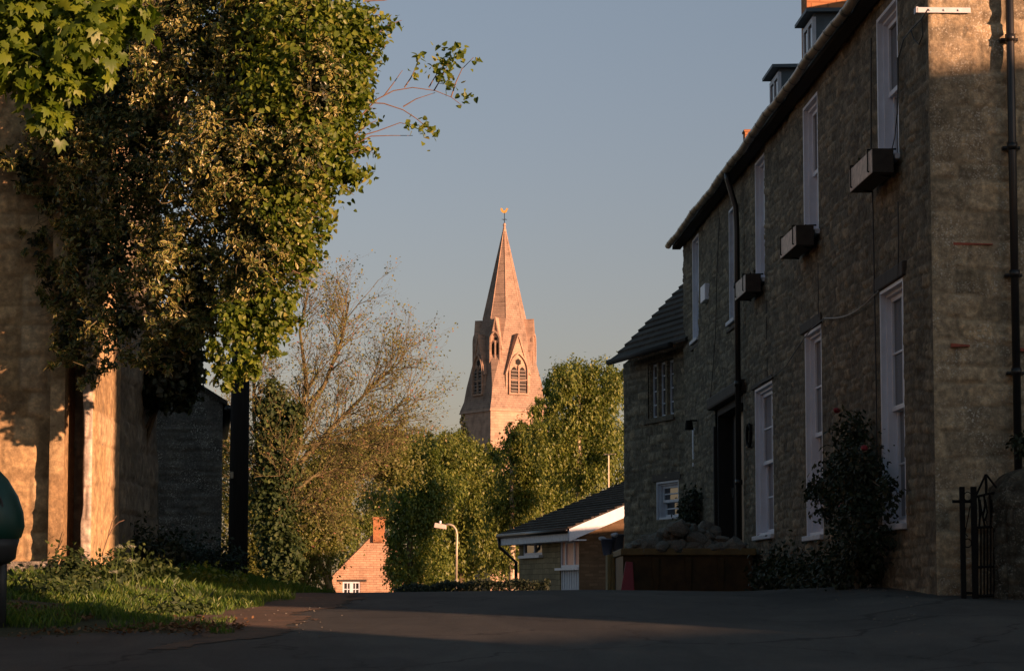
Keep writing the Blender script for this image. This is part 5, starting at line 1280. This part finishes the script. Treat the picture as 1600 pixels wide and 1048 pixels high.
# rose and weeds along the facade
rY = lambda px: 0
def wallpt(px, py, d): s_, z_ = HF.face(px, py, d); return HF.M @ Vector((s_, d, z_))
def fblob(px, py, d, r, rz_2, rl_=None): p = wallpt(px, py, d); return (tuple(p), (r, rl_ or r * 1.5, rz_2))
rb0 = wallpt(1340, 925, .3); rb0.z = float(gz(rb0.x, rb0.y))
rose = tree('climbing_rose', 'dark climbing rose with a few red flowers between the ground floor windows', 'rose bush', tuple(rb0),
            [fblob(1330, 680, .22, .17, .24), fblob(1345, 740, .22, .20, .32, .5), fblob(1310, 760, .25, .15, .3, .5), fblob(1350, 820, .25, .22, .35, .5), fblob(1295, 790, .3, .12, .16), fblob(1390, 770, .2, .07, .2, .15), fblob(1275, 765, .35, .07, .1, .3), fblob(1335, 880, .25, .26, .25, .6)],
            7500, .055, M['leaf_dark'], 301, T_DIA, (.025, tuple(wallpt(1335, 720, .1))), per=18, cl=.25, shell=.3, jit=1.2)
for (px, py) in ((1307, 641), (1316, 790), (1350, 700)):
    p = wallpt(px, py, .34) - rb0; me = rock_mesh(np.random.default_rng(px), .035, .035, .028); me.materials.clear(); me.materials.append(M['rose'])
    q = bpy.data.objects.new('flower', me); C.objects.link(q); q.parent = rose; q.location = p
def weeds(label, spots, n, size, seed, mat='leaf_dark', name='weeds', T=T_DIA):
    base = Vector(spots[0][0]); base.z = float(gz(base.x, base.y))
    return tree(name, label, 'plant', tuple(base), spots, n, size, M[mat], seed, T, None, per=16, cl=.3, shell=.2, jit=1.2)
weeds('dark weeds at the foot of the facade beside the skip', [fblob(1215, 895, .2, .18, .22, .6), fblob(1200, 905, .25, .15, .18, .5), fblob(1250, 900, .2, .2, .2, .6)], 2600, .06, 302)
weeds('dark weeds under the middle ground floor window', [fblob(1290, 905, .25, .2, .16, .6), fblob(1270, 915, .3, .22, .1, .6)], 2000, .055, 303)
weeds('dark bushy plant on the wall above the skip', [fblob(1078, 800, .15, .14, .26, .4), fblob(1085, 775, .12, .1, .16, .3)], 1500, .06, 304)
weeds('small leafy sprig hanging on the gable by the downpipe', [((*at(1594, 690, 21.1),), (.06, .06, .12))], 160, .05, 305)

# ------------------------------------------------------------------ verge: grass, weeds, cow parsley, litter
def scatter(n, rng, x0_, x1_, y0_2, y1_2, ok):
    x = rng.uniform(x0_, x1_, n); y = y0_2 + (y1_2 - y0_2) * rng.random(n) ** 1.3; k = ok(x, y); return x[k], y[k]
rng = np.random.default_rng(41)
x, y = scatter(150000, rng, -6.0, -1.8, 18.2, 44, lambda x, y: (x < verge_edge(y) - .02 + .08 * (vnoise(x * 6, y * 6, 4) - .5)) & (x > -.22 * y - .3) & ((y < 23.9) | (x > xd + .02)) & (vnoise(x * 3, y * 3, 12) > np.clip(.66 - (y - 18.6) * .35, .0, .66)))
n = len(x); z = gz(x, y); hgt = rng.uniform(.025, .075, n) * (.35 + 1.5 * vnoise(x * 2.6, y * 2.6, 15) ** 1.3); w_ = rng.uniform(.002, .0045, n)
a = rng.uniform(0, 6.283, n); lean = rng.normal(size=(n, 2)) * .35
V = np.zeros((n, 4, 3)); dx, dy = np.cos(a) * w_, np.sin(a) * w_
V[:, 0] = np.stack([x - dx, y - dy, z - .01], 1); V[:, 1] = np.stack([x + dx, y + dy, z - .01], 1)
V[:, 2] = np.stack([x + lean[:, 0] * hgt * .4 + dx * .7, y + lean[:, 1] * hgt * .4 + dy * .7, z + hgt * .6], 1); V[:, 3] = np.stack([x + lean[:, 0] * hgt, y + lean[:, 1] * hgt, z + hgt], 1)
off = np.arange(n) * 4; idx = (off[:, None] + np.array([0, 1, 2, 0, 2, 3])[None]).ravel()
kind(tag(np_mesh('grass', V.reshape(-1, 3), idx, [3] * (2 * n), M['grass']), 'short green grass covering the left verge', 'grass'), 'stuff')
# taller weeds clumps
def gp(px, py, Y): p = at(px, py, Y); return (p.x, Y, float(gz(p.x, Y)))
for i, (px, Y, h, r_, nn, lab, mat) in enumerate([(110, 22.6, .26, .26, 1200, 'broad green weeds at the foot of the buttress', 'leaf_ivy'), (200, 23.2, .26, .28, 1100, 'green weeds around the cow parsley on the verge', 'leaf_ivy'), (225, 26.5, .40, .30, 2400, 'dark nettles growing in the shaded wall corner', 'leaf_dark'), (300, 31, .34, .5, 2400, 'dark nettles along the foot of the barn gable', 'leaf_dark'), (50, 20.6, .10, .4, 900, 'low shaded weeds beside the litter bin post', 'leaf_ivy'), (150, 21.6, .10, .2, 260, 'low leafy weeds in front of the cow parsley', 'leaf_ivy'), (330, 26, .13, .3, 700, 'tuft of weeds on the lit edge of the verge', 'leaf_green'), (260, 20.2, .07, .3, 500, 'flat weeds near the road edge of the verge', 'leaf_ivy')]):
    p = gp(px, 900, Y); tree('weeds', lab, 'plant', p, [((p[0], p[1], p[2] + h * .4), (r_, r_, h * .7)), ((p[0] + r_ * .7, p[1] + .3, p[2] + h * .3), (r_ * .6, r_, h * .5))], nn, .055, M[mat], 400 + i, T_DIA, None, per=14, cl=.3, shell=.15, droop=.15, jit=.9)
rng = np.random.default_rng(51)
heads = [(187, 853, 22.6), (206, 854, 22.7), (203, 876, 22.2), (152, 903, 21.8), (143, 912, 21.6), (166, 870, 22.8), (178, 893, 22.0)]
labs = ['tallest cow parsley with white umbel at the left of the pair', 'cow parsley with white umbel at the right of the tall pair', 'cow parsley umbel just below the tall pair', 'cow parsley umbel low on the verge above the dead leaves', 'lowest small cow parsley umbel near the road', 'cow parsley umbel leaning towards the lit pier', 'cow parsley umbel in the middle of the lit grass']
for (px, py, Y), lb_ in zip(heads, labs):
    tp2 = at(px, py, Y); base = Vector((tp2.x + rng.normal() * .05, Y + .03, float(gz(tp2.x, Y)))); o = thing('cow_parsley', lb_, 'wild flower', base, 0, 'cow parsley on the verge')
    e = tp2 - base; b = MB(); b.tube([(0, 0, 0), tuple(e * .5 + Vector((rng.normal() * .02, 0, 0))), tuple(e * .92)], [.004, .003, .002], 5)
    hd_ = MB()
    for k in range(9):
        a = 2 * math.pi * k / 9; q = e + Vector((math.cos(a) * .028 * (k % 3 + .6) / 2.2, math.sin(a) * .028 * (k % 3 + .6) / 2.2, rng.uniform(-.008, .008)))
        b.tube([tuple(e * .92), tuple(q)], .0012, 3)
        for m_ in range(7):
            c_ = q + Vector(rng.normal(size=3)) * .007; hd_.add([c_ + Vector((.005, 0, 0)), c_ + Vector((0, .005, .001)), c_ + Vector((-.005, 0, 0)), c_ + Vector((0, -.005, .001)), c_ + Vector((0, 0, .005))], [(0, 1, 4), (1, 2, 4), (2, 3, 4), (3, 0, 4), (3, 2, 1, 0)])
    b.build('stem', M['grass'], o); hd_.build('umbel', M['umbel'], o)
# two dry arching stalks
st0 = gp(165, 880, 23.4); ds = thing('dry_stalk', 'thin dry reddish stalk arching in front of the side wall', 'plant', st0)
b = MB()
for path in ([(160, 865), (168, 840), (175, 815), (182, 805)], [(168, 840), (178, 822), (186, 815), (194, 812)]): b.tube([at(x, y, 23.4) - Vector(st0) for x, y in path], .004, 4)
b.tube([(0, 0, 0), tuple(at(160, 865, 23.4) - Vector(st0))], .005, 4); b.build('stem', M['redtwig'], ds)
# dead leaves along the road edge
x = rng.uniform(-4.6, -1.9, 3600); y = rng.normal(18.8, .32, 3600); k = vnoise(x * 2.5, y * 3, 6) > .42; x, y = x[k], y[k]; n = len(x)
P = np.stack([x, y, gz(x, y) + .012 + rng.random(n) * .02], 1)
kind(tag(leaves('leaf_litter', M['leaf_dead'], None, P, rng.normal(size=(n, 3)) * .5 + np.array([0, 0, 1]), rng.uniform(.02, .05, n), T_DIA, rng, 0), 'reddish dead leaves strewn along the road edge', 'leaf litter'), 'stuff')
x = rng.uniform(-3.0, 3.2, 500); y = rng.uniform(17.5, 26, 500); k = (x > verge_edge(y)) & ((x < -1.2) | (x > 2.6)); x, y = x[k], y[k]; b = MB()
for xi, yi in zip(x, y):
    r_ = rng.uniform(.003, .008); zz = float(gz(xi, yi)) + .006; b.box((xi - r_, yi - r_, zz), (xi + r_ * .8, yi + r_, zz + r_))
kind(tag(b.build('road_grit', M['rock'], None), 'loose grit lying along the road edges', 'grit'), 'stuff')

# ------------------------------------------------------------------ light
SAZ = R(50); SEL = R(8.0)
# direction to the sun: behind the camera, to the right
S = Vector((math.sin(SAZ) * math.cos(SEL), -math.cos(SAZ) * math.cos(SEL), math.sin(SEL)))
ac = Vector((math.sin(SAZ), -math.cos(SAZ), 0)); cc = Vector((math.cos(SAZ), math.sin(SAZ), 0))
tE = math.tan(SEL)
# unseen houses added behind the viewer, sized to shape the road and gable shade
def shade_house(label, w0, w1, t0, depth, eave, ridge, gable_to_sun=False, low=-1.0):
    o = thing('shade_house', label, 'house', tuple(ac * t0 + cc * (w0 + w1) / 2), SAZ, 'unseen houses added for shade')
    h = (w1 - w0) / 2; b = MB(); b.box((-h, -depth / 2, low), (h, depth / 2, eave)); b.build('wall', M['bungalow_stone'], o)
    b = MB()
    if gable_to_sun: b.prism([(-h - .2, eave), (h + .2, eave), (0, ridge)], -depth / 2 - .2, depth / 2 + .2, 'y')
    else: b.prism([(-depth / 2 - .3, eave + .002), (depth / 2 + .3, eave + .002), (0, ridge)], -h - .0, h + .0, 'x')
    b.build('roof', M['dark_tile'], o, uvfn=lambda co: (co.x, co.y)); return o
tA = 14.0; HAe = 5.92 + (tA + 10.9) * tE
shade_house('unseen tall house behind the viewer, sized to shade the gable', 16.8, 34, tA, 6, HAe - 2.2, HAe)
HL = 1.6 + (tA + 16.6) * tE; HC = 1.17 + (tA + 12) * tE; HD = 3.3 + (tA + 15) * tE
shade_house('unseen low block added to shade the road beyond the sun strip', 15.2, 16.79, tA, 4, HL - .9, HL)
shade_house('unseen low block added to trim the sun strip on the road', 13.3, 15.19, tA, 4, HC - .9, HC)
shade_house('unseen house added to shade the near road', -4.0, 13.29, tA, 6, HD - 2.2, HD)
o = thing('shade_house', 'unseen house added left of the viewer to block low sky light', 'house', (-10.5, -5, 0), 0, 'unseen houses added for shade')
MB().box((-4, -20, -1.5), (4, 18, 6.2)).build('wall', M['bungalow_stone'], o)  # added out of view to cut the low sky light from the left
MB().prism([(-4.3, 6.202), (4.3, 6.202), (0, 9.4)], -20, 18, 'y').build('roof', M['dark_tile'], o, uvfn=lambda co: (co.y, co.x))
# unseen barn added to shade the bungalow wall below the bargeboard
bn = cc * 51.1 + ac * -26
o = thing('shade_barn', 'unseen barn added behind the long house to shade the bungalow wall', 'barn', tuple(bn), SAZ)
hb_ = 3.10 + 14.3 * tE
MB().box((-6, -3, -1.5), (6, 3, hb_ - 1)).build('wall', M['bungalow_stone'], o)
MB().prism([(-3.3, hb_ - 1.002), (3.3, hb_ - 1.002), (0, hb_)], -6, 6, 'x').build('roof', M['dark_tile'], o, uvfn=lambda co: (co.x, co.y))

world = bpy.data.worlds.new('World'); bpy.context.scene.world = world; world.use_nodes = True
nt = world.node_tree; bg = nt.nodes['Background']; sky = nt.nodes.new('ShaderNodeTexSky'); sky.sky_type = 'NISHITA'
sky.sun_disc = False; sky.sun_elevation = SEL; sky.sun_rotation = math.pi - SAZ; sky.altitude = 50; sky.air_density = 1.0; sky.dust_density = .7; sky.ozone_density = 1.2
tint = nt.nodes.new('ShaderNodeMix'); tint.data_type = 'RGBA'; tint.blend_type = 'MULTIPLY'; tint.inputs[0].default_value = 1; 
tcw = nt.nodes.new('ShaderNodeTexCoord'); sxw = nt.nodes.new('ShaderNodeSeparateXYZ'); nt.links.new(tcw.outputs['Generated'], sxw.inputs[0])
rpw = nt.nodes.new('ShaderNodeValToRGB'); rpw.color_ramp.elements.new(.5); nt.links.new(sxw.outputs[2], rpw.inputs[0])     # evening air: thicker and duller towards the horizon
for e_, (p_, c_) in zip(rpw.color_ramp.elements, ((.02, (.48, .392, .495)), (.24, (.68, .565, .59)), (.5, (.66, .66, .58)))): e_.position = p_; e_.color = c_ + (1,)
nt.links.new(rpw.outputs[0], tint.inputs[7])
nt.links.new(sky.outputs[0], tint.inputs[6]); nt.links.new(tint.outputs[2], bg.inputs[0]); bg.inputs[1].default_value = .098
sun = bpy.data.lights.new('sun', 'SUN'); sun.energy = 5.0; sun.angle = R(.5); sun.color = (1.0, .53, .30)
so = bpy.data.objects.new('sun', sun); C.objects.link(so); so.rotation_euler = S.to_track_quat('Z', 'Y').to_euler(); so.location = S * 60

cam = bpy.data.cameras.new('camera'); co = bpy.data.objects.new('camera', cam); C.objects.link(co)
cam.sensor_width = 36; cam.lens = 36 * F / 1600; co.location = (0, 0, EYE); co.rotation_euler = (R(90) + PITCH, 0, 0)
cam.clip_start = .1; cam.clip_end = 6000
sc = bpy.context.scene; sc.camera = co
sc.view_settings.view_transform = 'Standard'; sc.view_settings.look = 'None'; sc.view_settings.exposure = 1.05; sc.view_settings.gamma = 1
sc.cycles.max_bounces = 6; sc.cycles.transmission_bounces = 2
